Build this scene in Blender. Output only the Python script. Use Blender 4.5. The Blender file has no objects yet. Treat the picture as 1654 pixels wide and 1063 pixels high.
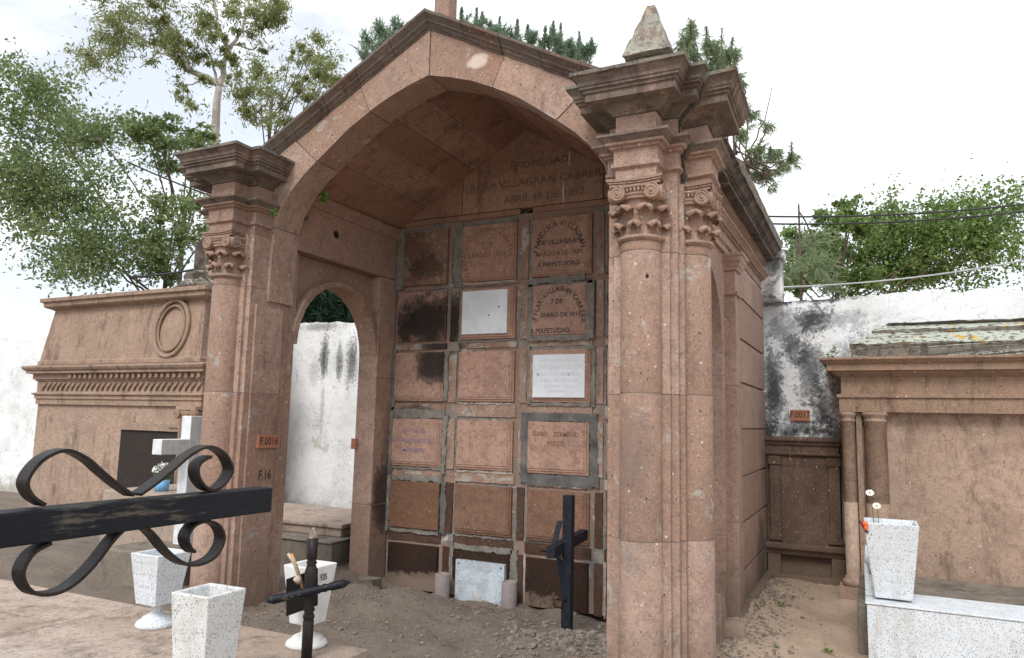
import bpy, bmesh, math, random
import numpy as np
from mathutils import Vector, Matrix
from mathutils import noise as mn
random.seed(7); rng=np.random.default_rng(7)
S=bpy.context.scene; COL=S.collection
PI=math.pi; R_=math.radians
# ---------------------------------------------------------------- camera
F_PX=1185.0; CX,CY=827.0,531.5; EYE=np.array([0,0,1.6])
def _d(p): return np.array([p[0]-CX,-(p[1]-CY),-F_PX],float)
_Y=_d((1408,694)); _Y/=np.linalg.norm(_Y)
_X=-_d((-1630,625)); _X-=_X.dot(_Y)*_Y; _X/=np.linalg.norm(_X)
RC=np.array([_X,_Y,np.cross(_X,_Y)])
def ray(px,py): return RC@_d((px,py))
def onY(px,py,y): r=ray(px,py); return EYE+r*(y/r[1])
def onX(px,py,x): r=ray(px,py); return EYE+r*(x/r[0])
def onZ(px,py,z): r=ray(px,py); return EYE+r*((z-1.6)/r[2])
def deep(px,py,dep): return EYE+ray(px,py)*(dep/F_PX)
cd=bpy.data.cameras.new('camera'); cam=bpy.data.objects.new('camera',cd); COL.objects.link(cam)
m=Matrix.Identity(4)
for i in range(3):
    for j in range(3): m[i][j]=RC[i][j]
m.translation=Vector(EYE); cam.matrix_world=m
cd.sensor_width=36; cd.lens=F_PX/1654*36; cd.clip_start=.05; cd.clip_end=600
S.camera=cam
# ---------------------------------------------------------------- light
S.view_settings.view_transform='Standard'; S.view_settings.look='None'
S.view_settings.exposure=0.66; S.view_settings.gamma=1
SUN_EL,SUN_AZ=48.0,176.0        # azimuth: clockwise from +Y
w=bpy.data.worlds.new('World'); S.world=w; w.use_nodes=True
nt=w.node_tree; nt.nodes.clear()
def N(nt,t,**k):
    n=nt.nodes.new(t)
    for a,b in k.items():
        if a=='inp':
            for i,v in b.items(): n.inputs[i].default_value=v
        else: setattr(n,a,b)
    return n
sky=N(nt,'ShaderNodeTexSky',sky_type='NISHITA',sun_disc=False,sun_elevation=R_(SUN_EL),sun_rotation=R_(SUN_AZ),air_density=1.0,dust_density=1.6)
tc=N(nt,'ShaderNodeTexCoord'); mp=N(nt,'ShaderNodeMapping'); mp.inputs['Scale'].default_value=(1,1,2.2)
n1=N(nt,'ShaderNodeTexNoise',inp={'Scale':2.3,'Detail':7,'Roughness':.58,'Distortion':.3})
cr=N(nt,'ShaderNodeValToRGB'); cr.color_ramp.elements[0].position=.40; cr.color_ramp.elements[1].position=.56
cr.color_ramp.elements[0].color=(.50,)*3+(1,); cr.color_ramp.elements[1].color=(1,)*4
mx=N(nt,'ShaderNodeMix',data_type='RGBA'); mx.inputs[7].default_value=(9.3,9.5,9.8,1)
bg=N(nt,'ShaderNodeBackground'); bg.inputs[1].default_value=.10
wo=N(nt,'ShaderNodeOutputWorld'); L=nt.links.new
L(tc.outputs['Generated'],mp.inputs[0]); L(mp.outputs[0],n1.inputs['Vector']); L(n1.outputs[0],cr.inputs[0])
L(cr.outputs[0],mx.inputs[0]); L(sky.outputs[0],mx.inputs[6]); L(mx.outputs[2],bg.inputs[0]); L(bg.outputs[0],wo.inputs[0])
sd=bpy.data.lights.new('sun','SUN'); sd.energy=1.5; sd.angle=R_(22); sd.color=(1,.955,.89)
so=bpy.data.objects.new('sun',sd); COL.objects.link(so)
az=R_(SUN_AZ); el=R_(SUN_EL); sv=Vector((math.sin(az)*math.cos(el),math.cos(az)*math.cos(el),math.sin(el)))
so.rotation_euler=sv.to_track_quat('Z','Y').to_euler(); so.location=(0,-5,12)
# ---------------------------------------------------------------- materials
def mat_new(name):
    m=bpy.data.materials.new(name); m.use_nodes=True; nt=m.node_tree; nt.nodes.clear()
    o=N(nt,'ShaderNodeOutputMaterial'); b=N(nt,'ShaderNodeBsdfPrincipled'); nt.links.new(b.outputs[0],o.inputs[0])
    return m,nt,b,o
def pos(nt,scale=(1,1,1)):
    g=N(nt,'ShaderNodeNewGeometry'); mp=N(nt,'ShaderNodeMapping'); mp.inputs['Scale'].default_value=scale
    nt.links.new(g.outputs['Position'],mp.inputs[0]); return mp.outputs[0]
def noise(nt,vec,scale,detail=4,rough=.55,dist=0):
    n=N(nt,'ShaderNodeTexNoise',inp={'Scale':scale,'Detail':detail,'Roughness':rough,'Distortion':dist}); nt.links.new(vec,n.inputs['Vector']); return n.outputs[0]
def ramp(nt,fac,stops):
    r=N(nt,'ShaderNodeValToRGB'); e=r.color_ramp.elements
    while len(e)<len(stops): e.new(.5)
    for k,(p,c) in enumerate(stops):
        e[k].position=p; e[k].color=(c,c,c,1) if isinstance(c,(int,float)) else tuple(c)+(1,)
    nt.links.new(fac,r.inputs[0]); return r.outputs[0]
def mix(nt,fac,a,b,mode='MIX'):
    n=N(nt,'ShaderNodeMix',data_type='RGBA',blend_type=mode)
    for s,v in ((0,fac),(6,a),(7,b)):
        if isinstance(v,(int,float)): n.inputs[s].default_value=v
        elif isinstance(v,tuple): n.inputs[s].default_value=v+(1,)
        else: nt.links.new(v,n.inputs[s])
    return n.outputs[2]
def mth(nt,op,a,b=0.0,c=0.0):
    n=N(nt,'ShaderNodeMath',operation=op)
    for i,v in enumerate((a,b,c)):
        if isinstance(v,(int,float)): n.inputs[i].default_value=v
        else: nt.links.new(v,n.inputs[i])
    return n.outputs[0]
def vor(nt,vec,scale,feat='F1'):
    n=N(nt,'ShaderNodeTexVoronoi',feature=feat,inp={'Scale':scale}); nt.links.new(vec,n.inputs['Vector']); return n
def bump(nt,b,h,strength=.5,dist=.01):
    n=N(nt,'ShaderNodeBump',inp={'Strength':strength,'Distance':dist}); nt.links.new(h,n.inputs['Height']); nt.links.new(n.outputs[0],b.inputs['Normal'])
def stone(name,base=(.365,.255,.203),alt=(.28,.198,.158),stains=(),lichen=0,grime=0,low=0,specks=1,rough=.93,bs=.5,topdirt=0,mort=0):
    """pink volcanic tuff with lapilli; stains: (centre, radii, colour, strength) ragged blobs of soot or damp, also the painted dark of small holes"""
    m,nt,b,o=mat_new(name); P=pos(nt)
    c=mix(nt,ramp(nt,noise(nt,P,1.7,6,.6),[(.34,0),(.66,1)]),base,alt)
    blk=noise(nt,pos(nt,(1,1,.5)),.9,2)
    c=mix(nt,ramp(nt,blk,[(.4,0),(.6,.5)]),c,(base[0]*1.1,base[1]*1.02,base[2]*.98))
    gi=N(nt,'ShaderNodeNewGeometry'); hv=N(nt,'ShaderNodeHueSaturation'); nt.links.new(c,hv.inputs['Color'])
    nt.links.new(mth(nt,'ADD',mth(nt,'MULTIPLY',gi.outputs['Random Per Island'],.34),.80),hv.inputs['Value'])
    nt.links.new(mth(nt,'ADD',mth(nt,'MULTIPLY',gi.outputs['Random Per Island'],-.25),1.18),hv.inputs['Saturation']); c=hv.outputs[0]
    fine=noise(nt,P,55,3,.7)
    c=mix(nt,ramp(nt,fine,[(.3,.55),(.5,0)]),c,(base[0]*.5,base[1]*.45,base[2]*.42))
    c=mix(nt,ramp(nt,noise(nt,P,16,5,.7),[(.38,.6),(.5,0)]),c,(base[0]*.55,base[1]*.55,base[2]*.57))
    c=mix(nt,ramp(nt,noise(nt,P,3.3,7,.72,.3),[(.40,.55),(.52,0)]),c,(base[0]*.66,base[1]*.63,base[2]*.62))
    c=mix(nt,ramp(nt,fine,[(.55,0),(.75,.4)]),c,(base[0]*1.45,base[1]*1.45,base[2]*1.45))
    hs=[]
    if specks:
        for sc,th,colr in ((26,.19,[(.0,(.43,.215,.14)),(.30,(.34,.18,.12)),(.48,(.24,.17,.15)),(.66,(.10,.07,.06)),(.86,(.60,.54,.50))]),(60,.2,[(.0,(.06,.045,.04)),(.45,(.45,.22,.12)),(.65,(.66,.58,.52)),(.85,(.2,.1,.07))]),(110,.22,[(.0,(.10,.06,.05)),(.6,(.6,.5,.43))])):
            v=vor(nt,P,sc); sp=N(nt,'ShaderNodeSeparateColor'); nt.links.new(v.outputs['Color'],sp.inputs[0])
            on=mth(nt,'GREATER_THAN',sp.outputs[1],.30 if sc<100 else .45)
            szv=mth(nt,'MULTIPLY',sp.outputs[2],th)
            msk=mth(nt,'MULTIPLY',mth(nt,'LESS_THAN',v.outputs['Distance'],mth(nt,'ADD',szv,.05)),on)
            r=N(nt,'ShaderNodeValToRGB'); e=r.color_ramp.elements; r.color_ramp.interpolation='CONSTANT'
            while len(e)<len(colr): e.new(.5)
            for k,(p_,cc) in enumerate(colr): e[k].position=p_; e[k].color=cc+(1,)
            nt.links.new(sp.outputs[0],r.inputs[0])
            c=mix(nt,mth(nt,'MULTIPLY',msk,.85*specks),c,r.outputs[0])
            hs.append(mth(nt,'MULTIPLY',msk,mth(nt,'SUBTRACT',sp.outputs[0],.5)))
    h=mth(nt,'ADD',mth(nt,'MULTIPLY',fine,.5),mth(nt,'MULTIPLY',noise(nt,P,12,4),.9))
    for x in hs[:2]: h=mth(nt,'ADD',h,mth(nt,'MULTIPLY',x,.9))
    g=N(nt,'ShaderNodeNewGeometry'); sx=N(nt,'ShaderNodeSeparateXYZ'); nt.links.new(g.outputs['Position'],sx.inputs[0])
    if grime:
        gm=noise(nt,pos(nt,(2.2,2.2,.6)),2.4,8,.72,.4)
        c=mix(nt,ramp(nt,gm,[(.60-grime*.25,0),(.80-grime*.2,.85)]),c,(.055,.04,.034))
    if mort:
        mm=noise(nt,P,4.5,7,.7,.6)
        c=mix(nt,ramp(nt,mm,[(.60-mort*.2,0),(.66-mort*.2,.9)]),c,(.36,.34,.31))
    if low:
        dz=mth(nt,'ADD',sx.outputs[2],mth(nt,'MULTIPLY',mth(nt,'SUBTRACT',noise(nt,P,2.6,7,.7),.5),1.5))
        c=mix(nt,ramp(nt,dz,[(.0,low),(.55,0)]),c,(.17,.125,.095))
    for (ce,ra,sc_,st) in stains:
        mp=N(nt,'ShaderNodeMapping',vector_type='TEXTURE'); mp.inputs['Location'].default_value=ce; mp.inputs['Scale'].default_value=ra
        nt.links.new(g.outputs['Position'],mp.inputs[0])
        ln=N(nt,'ShaderNodeVectorMath',operation='LENGTH'); nt.links.new(mp.outputs[0],ln.inputs[0])
        dd=mth(nt,'ADD',ln.outputs['Value'],mth(nt,'MULTIPLY',mth(nt,'SUBTRACT',noise(nt,P,7,8,.72),.5),1.6))
        c=mix(nt,ramp(nt,dd,[(.50,st),(.80,st*.7),(1.05,0)]),c,sc_)
    if lichen or topdirt:
        sn=N(nt,'ShaderNodeSeparateXYZ'); nt.links.new(g.outputs['Normal'],sn.inputs[0])
        up=ramp(nt,sn.outputs[2],[(.15,0),(.6,1)])
        if lichen:
            ln_=noise(nt,P,20,8,.75)
            f=mth(nt,'MULTIPLY',ramp(nt,ln_,[(.62-lichen*.3,0),(.66-lichen*.3,1)]),mth(nt,'ADD',mth(nt,'MULTIPLY',up,.8),.2 if lichen>.5 else .05))
            c=mix(nt,ramp(nt,noise(nt,P,5,6),[(.42,0),(.6,.8)]),c,(.14,.12,.10))
            c=mix(nt,f,c,mix(nt,ramp(nt,noise(nt,P,6,3),[(.60,0),(.64,1)]),(.40,.43,.37),(.50,.32,.05)))
    nt.links.new(c,b.inputs['Base Color']); b.inputs['Roughness'].default_value=rough; b.inputs['Specular IOR Level'].default_value=.25
    bump(nt,b,h,bs,.012)
    return m
def plain(name,col,rough=.6,metal=0,var=.15,vs=8,bumpS=0,bsc=40,alt=None,spec=.5):
    m,nt,b,o=mat_new(name); P=pos(nt)
    a=alt or tuple(x*(1-var*2) for x in col)
    c=mix(nt,ramp(nt,noise(nt,P,vs,6,.65),[(.35,0),(.65,1)]),col,a)
    nt.links.new(c,b.inputs['Base Color']); b.inputs['Roughness'].default_value=rough; b.inputs['Metallic'].default_value=metal; b.inputs['Specular IOR Level'].default_value=spec
    if bumpS: bump(nt,b,noise(nt,P,bsc,5,.65),bumpS,.006)
    return m
SOOT=(.022,.018,.016); BRN=(.075,.038,.022)
M={}
HOLE_SHADE=(.012,.01,.009)  # shade inside small holes, painted as near-black blobs on uncut stone
M['stone']=stone('tuff_stone',low=.55,grime=.12,stains=[((-4.72,5.62,3.40),(.05,.055,.05),HOLE_SHADE,1)])
M['stone_c']=stone('tuff_column',base=(.385,.272,.217),alt=(.295,.21,.168),low=.55,grime=.10,mort=.03,stains=[((-2.70,4.80,4.42),(.10,.2,.07),(.62,.52,.45),.9),((-1.24,4.44,2.53),(.011,.04,.016),HOLE_SHADE,1),((-1.33,4.44,1.45),(.14,.2,.30),(.14,.11,.095),.45),((-1.30,4.44,.82),(.13,.2,.14),(.12,.10,.085),.4)])
M['stone_r']=stone('tuff_smoked_pier',low=.45,grime=.15,stains=[((-4.72,6.60,.78),(.2,.22,.42),(.03,.02,.016),.85),((-4.72,6.66,1.35),(.1,.12,.4),(.10,.065,.05),.5)])
M['stone_top']=stone('tuff_cornice',base=(.32,.235,.19),alt=(.20,.155,.13),lichen=.36,grime=1.0,bs=.8)
M['stone_rake']=stone('tuff_raking_cornice',base=(.22,.155,.13),alt=(.15,.115,.10),lichen=.2,grime=.8,bs=.8)
M['stone_dark']=stone('tuff_weathered_cornice',base=(.085,.068,.058),alt=(.035,.031,.028),lichen=.3,grime=1.2,bs=1.0)
M['lichen']=stone('lichen_stone',base=(.20,.175,.155),alt=(.07,.064,.058),lichen=.60,grime=1.0,bs=1.0)
M['finial']=stone('tuff_finial',base=(.34,.27,.23),alt=(.22,.18,.155),lichen=.52,grime=.7,bs=1.0)
M['ceil']=stone('tuff_ceiling',base=(.34,.212,.158),alt=(.25,.155,.113),grime=.30,specks=.3)
M['gable']=stone('tuff_gable',base=(.36,.235,.178),alt=(.28,.18,.132),grime=.2,specks=.3,stains=[((-2.72,6.67,3.90),(.010,.05,.17),(.6,.55,.5),.9),((-2.66,6.67,4.25),(.012,.05,.09),(.6,.55,.5),.8)])
M['wallside']=stone('tuff_side_wall',base=(.37,.265,.212),alt=(.30,.214,.172),low=.75,stains=[((-1.06,8.1,.25),(.1,.35,.5),(.05,.045,.035),.6)])
M['ext']=stone('tuff_neighbour',base=(.38,.28,.215),alt=(.31,.225,.17),grime=.30,low=.3)
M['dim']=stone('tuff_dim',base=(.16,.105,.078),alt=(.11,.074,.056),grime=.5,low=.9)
# cement mortar, smeared and broken
m,nt,b,o=mat_new('cement_mortar'); P=pos(nt)
c=mix(nt,ramp(nt,noise(nt,P,3,7,.7,.5),[(.42,0),(.60,1)]),(.27,.245,.215),(.16,.155,.14))
c=mix(nt,ramp(nt,noise(nt,P,8,8,.75,1.0),[(.56,0),(.62,1)]),c,(.50,.47,.42))
c=mix(nt,ramp(nt,noise(nt,P,2.2,5,.6),[(.44,0),(.54,.85)]),c,(.29,.185,.14))
nt.links.new(c,b.inputs['Base Color']); b.inputs['Roughness'].default_value=.95; bump(nt,b,noise(nt,P,30,7,.75),.9,.02); M['mortar']=m
M['mort_l']=plain('lime_mortar',(.42,.35,.30),.95,var=.2,vs=20,bumpS=.6)
M['mort_d']=plain('dark_cement',(.16,.155,.145),.92,var=.25,vs=6,bumpS=1.0,bsc=30,alt=(.06,.061,.061))
M['mort_g']=plain('grey_cement',(.24,.22,.19),.93,var=.2,vs=11,bumpS=.9,alt=(.125,.12,.108))
M['ink']=plain('black_paint',(.02,.018,.018),.7,vs=60,alt=(.09,.06,.05))
M['ink_f']=plain('faded_paint',(.085,.06,.05),.9,vs=45,alt=(.20,.13,.10))
M['ink_g']=plain('faded_green_paint',(.10,.08,.055),.9,vs=14,alt=(.24,.155,.115))
M['ink_v']=plain('violet_paint',(.17,.11,.26),.85,vs=35,alt=(.30,.20,.20))
M['ink_w']=plain('pale_engraving',(.50,.53,.57),.8,vs=40,alt=(.62,.66,.70))
M['ink_b']=plain('worn_engraving',(.15,.085,.055),.9,vs=45,alt=(.22,.13,.09))
M['tile']=plain('clay_tile',(.42,.17,.10),.8,var=.1,vs=30,bumpS=.2)
M['plaque']=plain('white_marble',(.72,.76,.80),.45,vs=7,alt=(.60,.65,.70))
# veined marble
m,nt,b,o=mat_new('veined_marble'); P=pos(nt)
c=mix(nt,ramp(nt,noise(nt,P,5,5,.6,1.5),[(.4,0),(.6,1)]),(.55,.62,.68),(.40,.46,.52))
c=mix(nt,ramp(nt,noise(nt,P,4,4,.5,2.5),[(.485,0),(.5,.8),(.515,0)]),c,(.16,.19,.25))
c=mix(nt,ramp(nt,noise(nt,P,9,6,.7),[(.55,0),(.68,.7)]),c,(.40,.33,.24))
nt.links.new(c,b.inputs['Base Color']); b.inputs['Roughness'].default_value=.35; M['marble']=m
M['iron']=plain('black_painted_iron',(.008,.009,.012),.42,.0,vs=16,alt=(.014,.017,.024),bumpS=.25,bsc=70,spec=.22)
# worn iron: streaks of paint loss along the bar
m,nt,b,o=mat_new('worn_black_iron'); P=pos(nt,(6,1.2,9))
c=mix(nt,ramp(nt,noise(nt,P,6,8,.75),[(.55,0),(.66,.85)]),(.008,.010,.015),(.12,.105,.08))
nt.links.new(c,b.inputs['Base Color']); nt.links.new(ramp(nt,noise(nt,P,6,8,.75),[(.4,.42),(.65,.65)]),b.inputs['Roughness']); b.inputs['Specular IOR Level'].default_value=.2; bump(nt,b,noise(nt,pos(nt),60,5,.7),.35,.003); M['iron_w']=m
M['blackwood']=plain('black_painted_wood',(.008,.009,.014),.6,vs=30,alt=(.022,.025,.034),bumpS=.4,bsc=60,spec=.2)
M['iron']=plain('black_painted_iron_worn',(.008,.009,.012),.45,.0,vs=22,alt=(.03,.022,.018),bumpS=.35,bsc=80,spec=.22)
M['rust']=plain('rusty_tip',(.10,.03,.02),.7,vs=60,alt=(.35,.33,.31))
M['plastic']=plain('black_plate',(.004,.004,.005),.45)
# terrazzo
def terrazzo(name,base=(.66,.68,.68)):
    m,nt,b,o=mat_new(name); P=pos(nt,(1,1,.8))
    c=mix(nt,ramp(nt,noise(nt,P,9,4),[(.35,0),(.7,.6)]),base,(base[0]*.83,base[1]*.82,base[2]*.76))
    c=mix(nt,ramp(nt,noise(nt,pos(nt,(3,3,.5)),4,8,.7),[(.52,0),(.72,.55)]),c,(.38,.35,.29))
    for sc,th in ((115,.25),(230,.3)):
        v=vor(nt,P,sc); sp=N(nt,'ShaderNodeSeparateColor'); nt.links.new(v.outputs['Color'],sp.inputs[0])
        msk=mth(nt,'MULTIPLY',mth(nt,'LESS_THAN',v.outputs['Distance'],mth(nt,'MULTIPLY',sp.outputs[1],th+.18)),mth(nt,'GREATER_THAN',sp.outputs[0],.25))
        c=mix(nt,mth(nt,'MULTIPLY',msk,.85),c,ramp(nt,sp.outputs[2],[(0,(.06,.08,.12)),(.5,(.2,.22,.26)),(1,(.30,.27,.22))]))
    nt.links.new(c,b.inputs['Base Color']); b.inputs['Roughness'].default_value=.6; bump(nt,b,noise(nt,P,90,3),.25,.003); return m
M['terrazzo']=terrazzo('white_terrazzo'); M['terrazzo2']=terrazzo('pale_terrazzo',(.66,.71,.76))
M['whitepaint']=plain('white_paint_planter',(.74,.75,.76),.55,vs=12,alt=(.60,.60,.58),bumpS=.15)
M['concrete_w']=plain('white_concrete',(.74,.77,.79),.8,vs=14,alt=(.58,.60,.61),bumpS=.3,bsc=60)
M['concrete']=stone('grey_concrete',base=(.25,.225,.19),alt=(.17,.155,.13),specks=0,grime=.55)
M['slabs']=stone('stone_slab',base=(.43,.36,.305),alt=(.36,.295,.25),specks=1,grime=.3,bs=.35)
M['pot']=plain('cement_cylinder',(.27,.24,.235),.9,vs=20,alt=(.22,.185,.175),bumpS=.4,bsc=60)
M['wood']=plain('orange_reed',(.55,.22,.05),.6,vs=40,alt=(.62,.42,.2))
M['wire']=plain('cable',(.02,.02,.022),.5); M['wire_l']=plain('pale_cable',(.45,.47,.48),.5)
M['rock']=plain('rubble',(.24,.205,.175),.95,vs=8,alt=(.13,.112,.097),bumpS=.8,bsc=35)
M['red']=plain('orange_red_petal',(.75,.07,.02),.5,vs=40,alt=(.8,.16,.03)); M['maroon']=plain('maroon_leaf',(.13,.012,.03),.5,vs=40)
M['petal']=plain('white_petal',(.8,.8,.78),.6,var=.05); M['yellow']=plain('yellow_centre',(.7,.45,.05),.7); M['blue']=plain('blue_tin',(.10,.33,.62),.5,vs=30,alt=(.25,.5,.72))
# plaster wall: limewash, ragged black mould streaks
def plaster(name,amount,seed,clean=(.86,.88,.90),stains=(),iso=False):
    m,nt,b,o=mat_new(name); g=N(nt,'ShaderNodeNewGeometry'); sx=N(nt,'ShaderNodeSeparateXYZ'); nt.links.new(g.outputs['Position'],sx.inputs[0])
    mp=N(nt,'ShaderNodeMapping'); mp.inputs['Location'].default_value=(seed,0,0); nt.links.new(g.outputs['Position'],mp.inputs[0]); P=mp.outputs[0]
    mp2=N(nt,'ShaderNodeMapping'); mp2.inputs['Location'].default_value=(seed,0,0); mp2.inputs['Scale'].default_value=(2.4,1,.5); nt.links.new(g.outputs['Position'],mp2.inputs[0])
    st=noise(nt,mp2.outputs[0],1.5,9,.68,.25)
    blot=noise(nt,P,2.4,9,.72,.5)
    c=mix(nt,ramp(nt,noise(nt,P,1.6,7,.65),[(.4,0),(.7,.8)]),clean,(.56,.57,.56))
    c=mix(nt,ramp(nt,noise(nt,P,11,8,.8),[(.58,0),(.70,.55)]),c,(.34,.33,.31))
    hgt=ramp(nt,mth(nt,'DIVIDE',sx.outputs[2],3.1),[(0,.02),(.25,-.0),(.45,.02),(.75,.10),(.98,.0)])
    s=mth(nt,'ADD',mth(nt,'ADD',mth(nt,'MULTIPLY',st,.62),mth(nt,'MULTIPLY',blot,.38)),mth(nt,'MULTIPLY',hgt,1.0))
    c=mix(nt,ramp(nt,s,[(.66-amount,0),(.73-amount,.75),(.82-amount,1)]),c,(.045,.05,.058))
    for (ce,ra,st) in stains:
        m2=N(nt,'ShaderNodeMapping',vector_type='TEXTURE'); m2.inputs['Location'].default_value=ce; m2.inputs['Scale'].default_value=ra
        nt.links.new(g.outputs['Position'],m2.inputs[0]); ln=N(nt,'ShaderNodeVectorMath',operation='LENGTH'); nt.links.new(m2.outputs[0],ln.inputs[0])
        dd=mth(nt,'ADD',ln.outputs['Value'],mth(nt,'ADD',mth(nt,'MULTIPLY',mth(nt,'SUBTRACT',noise(nt,mp.outputs[0] if iso else mp2.outputs[0],4,9,.75,.5 if iso else 0),.5),3.6 if iso else 2.4),mth(nt,'MULTIPLY',mth(nt,'SUBTRACT',noise(nt,mp.outputs[0],26,6,.8),.5),2.2)))
        c=mix(nt,ramp(nt,dd,[(.15,st),(.75,st*.6),(1.15,0)]),c,(.045,.05,.055))
    vd=vor(nt,mp.outputs[0],1.3,'DISTANCE_TO_EDGE'); nw=N(nt,'ShaderNodeVectorMath',operation='ADD'); nz=N(nt,'ShaderNodeTexNoise',inp={'Scale':3,'Detail':5}); nt.links.new(P,nz.inputs['Vector']); nt.links.new(nz.outputs['Color'],nw.inputs[1]); nt.links.new(P,nw.inputs[0]); nt.links.new(nw.outputs[0],vd.inputs['Vector'])
    c=mix(nt,ramp(nt,vd.outputs['Distance'],[(.0,.75),(.006,0)]),c,(.12,.115,.11))
    c=mix(nt,ramp(nt,noise(nt,P,3.2,9,.7,.8),[(.635,0),(.66,.6)]),c,(.44,.40,.33))
    lowf=mth(nt,'ADD',sx.outputs[2],mth(nt,'MULTIPLY',noise(nt,P,5,8,.7),1.1))
    c=mix(nt,ramp(nt,lowf,[(.55,.8),(.95,.0)]),c,(.30,.27,.22))
    nt.links.new(c,b.inputs['Base Color']); b.inputs['Roughness'].default_value=.95
    bump(nt,b,mth(nt,'ADD',noise(nt,P,9,8,.7),mth(nt,'MULTIPLY',noise(nt,P,60,3),.3)),.7,.02); return m
def wl(px,py,rx,rz,st): p=onY(px,py,8.93); return (tuple(p),(rx,.5,rz),st)
M['plaster']=plaster('limewashed_plaster',.0,0.0,stains=[wl(524,575,.09,.42,.95),wl(548,585,.07,.34,.85),wl(568,580,.12,.50,.9),wl(520,528,.5,.07,.6),wl(508,600,.12,.22,.35),wl(520,660,.05,.5,.35)])
M['plaster_b']=plaster('mouldy_plaster',.07,3.4,(.80,.83,.86),iso=True,stains=[((-.93,8.66,3.42),(.14,.5,.22),.85),((-.98,8.66,3.15),(.10,.5,.12),.6),wl(1312,520,.22,.22,.95),wl(1285,560,.15,.2,.8),wl(1250,488,.25,.06,.8),wl(1310,485,.35,.05,.9),wl(1252,630,.12,.50,.95),wl(1310,600,.17,.45,.85),wl(1325,650,.12,.40,.9),wl(1275,530,.30,.22,.7),wl(1350,520,.35,.14,.55),wl(1290,695,.55,.16,1.0),wl(1240,690,.15,.25,.9),wl(1370,610,.2,.5,.7),wl(1300,480,.6,.07,.7)])
# ground
m,nt,b,o=mat_new('packed_dirt'); P=pos(nt)
c=mix(nt,ramp(nt,noise(nt,P,1.3,8,.65),[(.35,0),(.65,1)]),(.56,.43,.33),(.44,.335,.255))
g=N(nt,'ShaderNodeNewGeometry'); sx=N(nt,'ShaderNodeSeparateXYZ'); nt.links.new(g.outputs['Position'],sx.inputs[0])
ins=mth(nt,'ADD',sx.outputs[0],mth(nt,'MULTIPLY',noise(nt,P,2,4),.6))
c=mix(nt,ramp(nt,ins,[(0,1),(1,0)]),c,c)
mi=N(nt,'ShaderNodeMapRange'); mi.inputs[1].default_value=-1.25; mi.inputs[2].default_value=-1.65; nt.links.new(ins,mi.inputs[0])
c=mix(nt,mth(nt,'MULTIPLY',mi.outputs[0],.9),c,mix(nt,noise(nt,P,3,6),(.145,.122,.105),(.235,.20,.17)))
c=mix(nt,ramp(nt,noise(nt,P,38,5,.75),[(.56,0),(.72,.6)]),c,(.46,.40,.34))
c=mix(nt,ramp(nt,noise(nt,P,30,5,.75),[(.30,.7),(.44,0)]),c,(.10,.075,.055))
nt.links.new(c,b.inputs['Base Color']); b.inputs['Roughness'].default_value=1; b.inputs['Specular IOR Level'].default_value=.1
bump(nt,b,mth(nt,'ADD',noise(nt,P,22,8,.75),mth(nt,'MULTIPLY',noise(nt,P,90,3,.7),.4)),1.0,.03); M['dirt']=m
def leafmat(name,a,b_,trans=.35,rough=.55):
    m,nt,b,o=mat_new(name); g=N(nt,'ShaderNodeNewGeometry')
    c=ramp(nt,g.outputs['Random Per Island'],[(0,a),(.55,tuple((x+y)/2 for x,y in zip(a,b_))),(1,b_)])
    nt.links.new(c,b.inputs['Base Color']); b.inputs['Roughness'].default_value=rough; b.inputs['Specular IOR Level'].default_value=.3
    t=N(nt,'ShaderNodeBsdfTranslucent'); nt.links.new(c,t.inputs[0]); ms=N(nt,'ShaderNodeMixShader'); ms.inputs[0].default_value=trans
    nt.links.new(b.outputs[0],ms.inputs[1]); nt.links.new(t.outputs[0],ms.inputs[2]); nt.links.new(ms.outputs[0],o.inputs[0]); return m
M['leaf_eu']=leafmat('eucalyptus_leaf',(.14,.18,.075),(.38,.40,.17),.55)
M['leaf_dk']=leafmat('dark_leaf',(.10,.145,.06),(.29,.36,.15),.55)
M['leaf_br']=leafmat('bright_leaf',(.08,.15,.04),(.30,.40,.13),.5)
M['pine']=leafmat('pine_needles',(.12,.20,.14),(.28,.37,.23),.45)
M['pine_d']=leafmat('pine_needles_dark',(.012,.035,.02),(.035,.07,.035),.1)
M['pine_l']=leafmat('drooping_pine_needles',(.17,.24,.13),(.36,.42,.25),.5)
M['weed']=leafmat('weed_leaf',(.06,.14,.02),(.14,.26,.05))
M['bark_w']=plain('white_bark',(.50,.47,.42),.85,vs=5,alt=(.26,.23,.20),bumpS=.4,bsc=12)
M['bark']=plain('brown_bark',(.13,.085,.065),.95,vs=8,alt=(.07,.05,.04),bumpS=.8,bsc=18)
M['bark_r']=plain('reddish_bark',(.20,.12,.10),.95,vs=8,alt=(.12,.08,.07),bumpS=.8,bsc=18)
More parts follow.
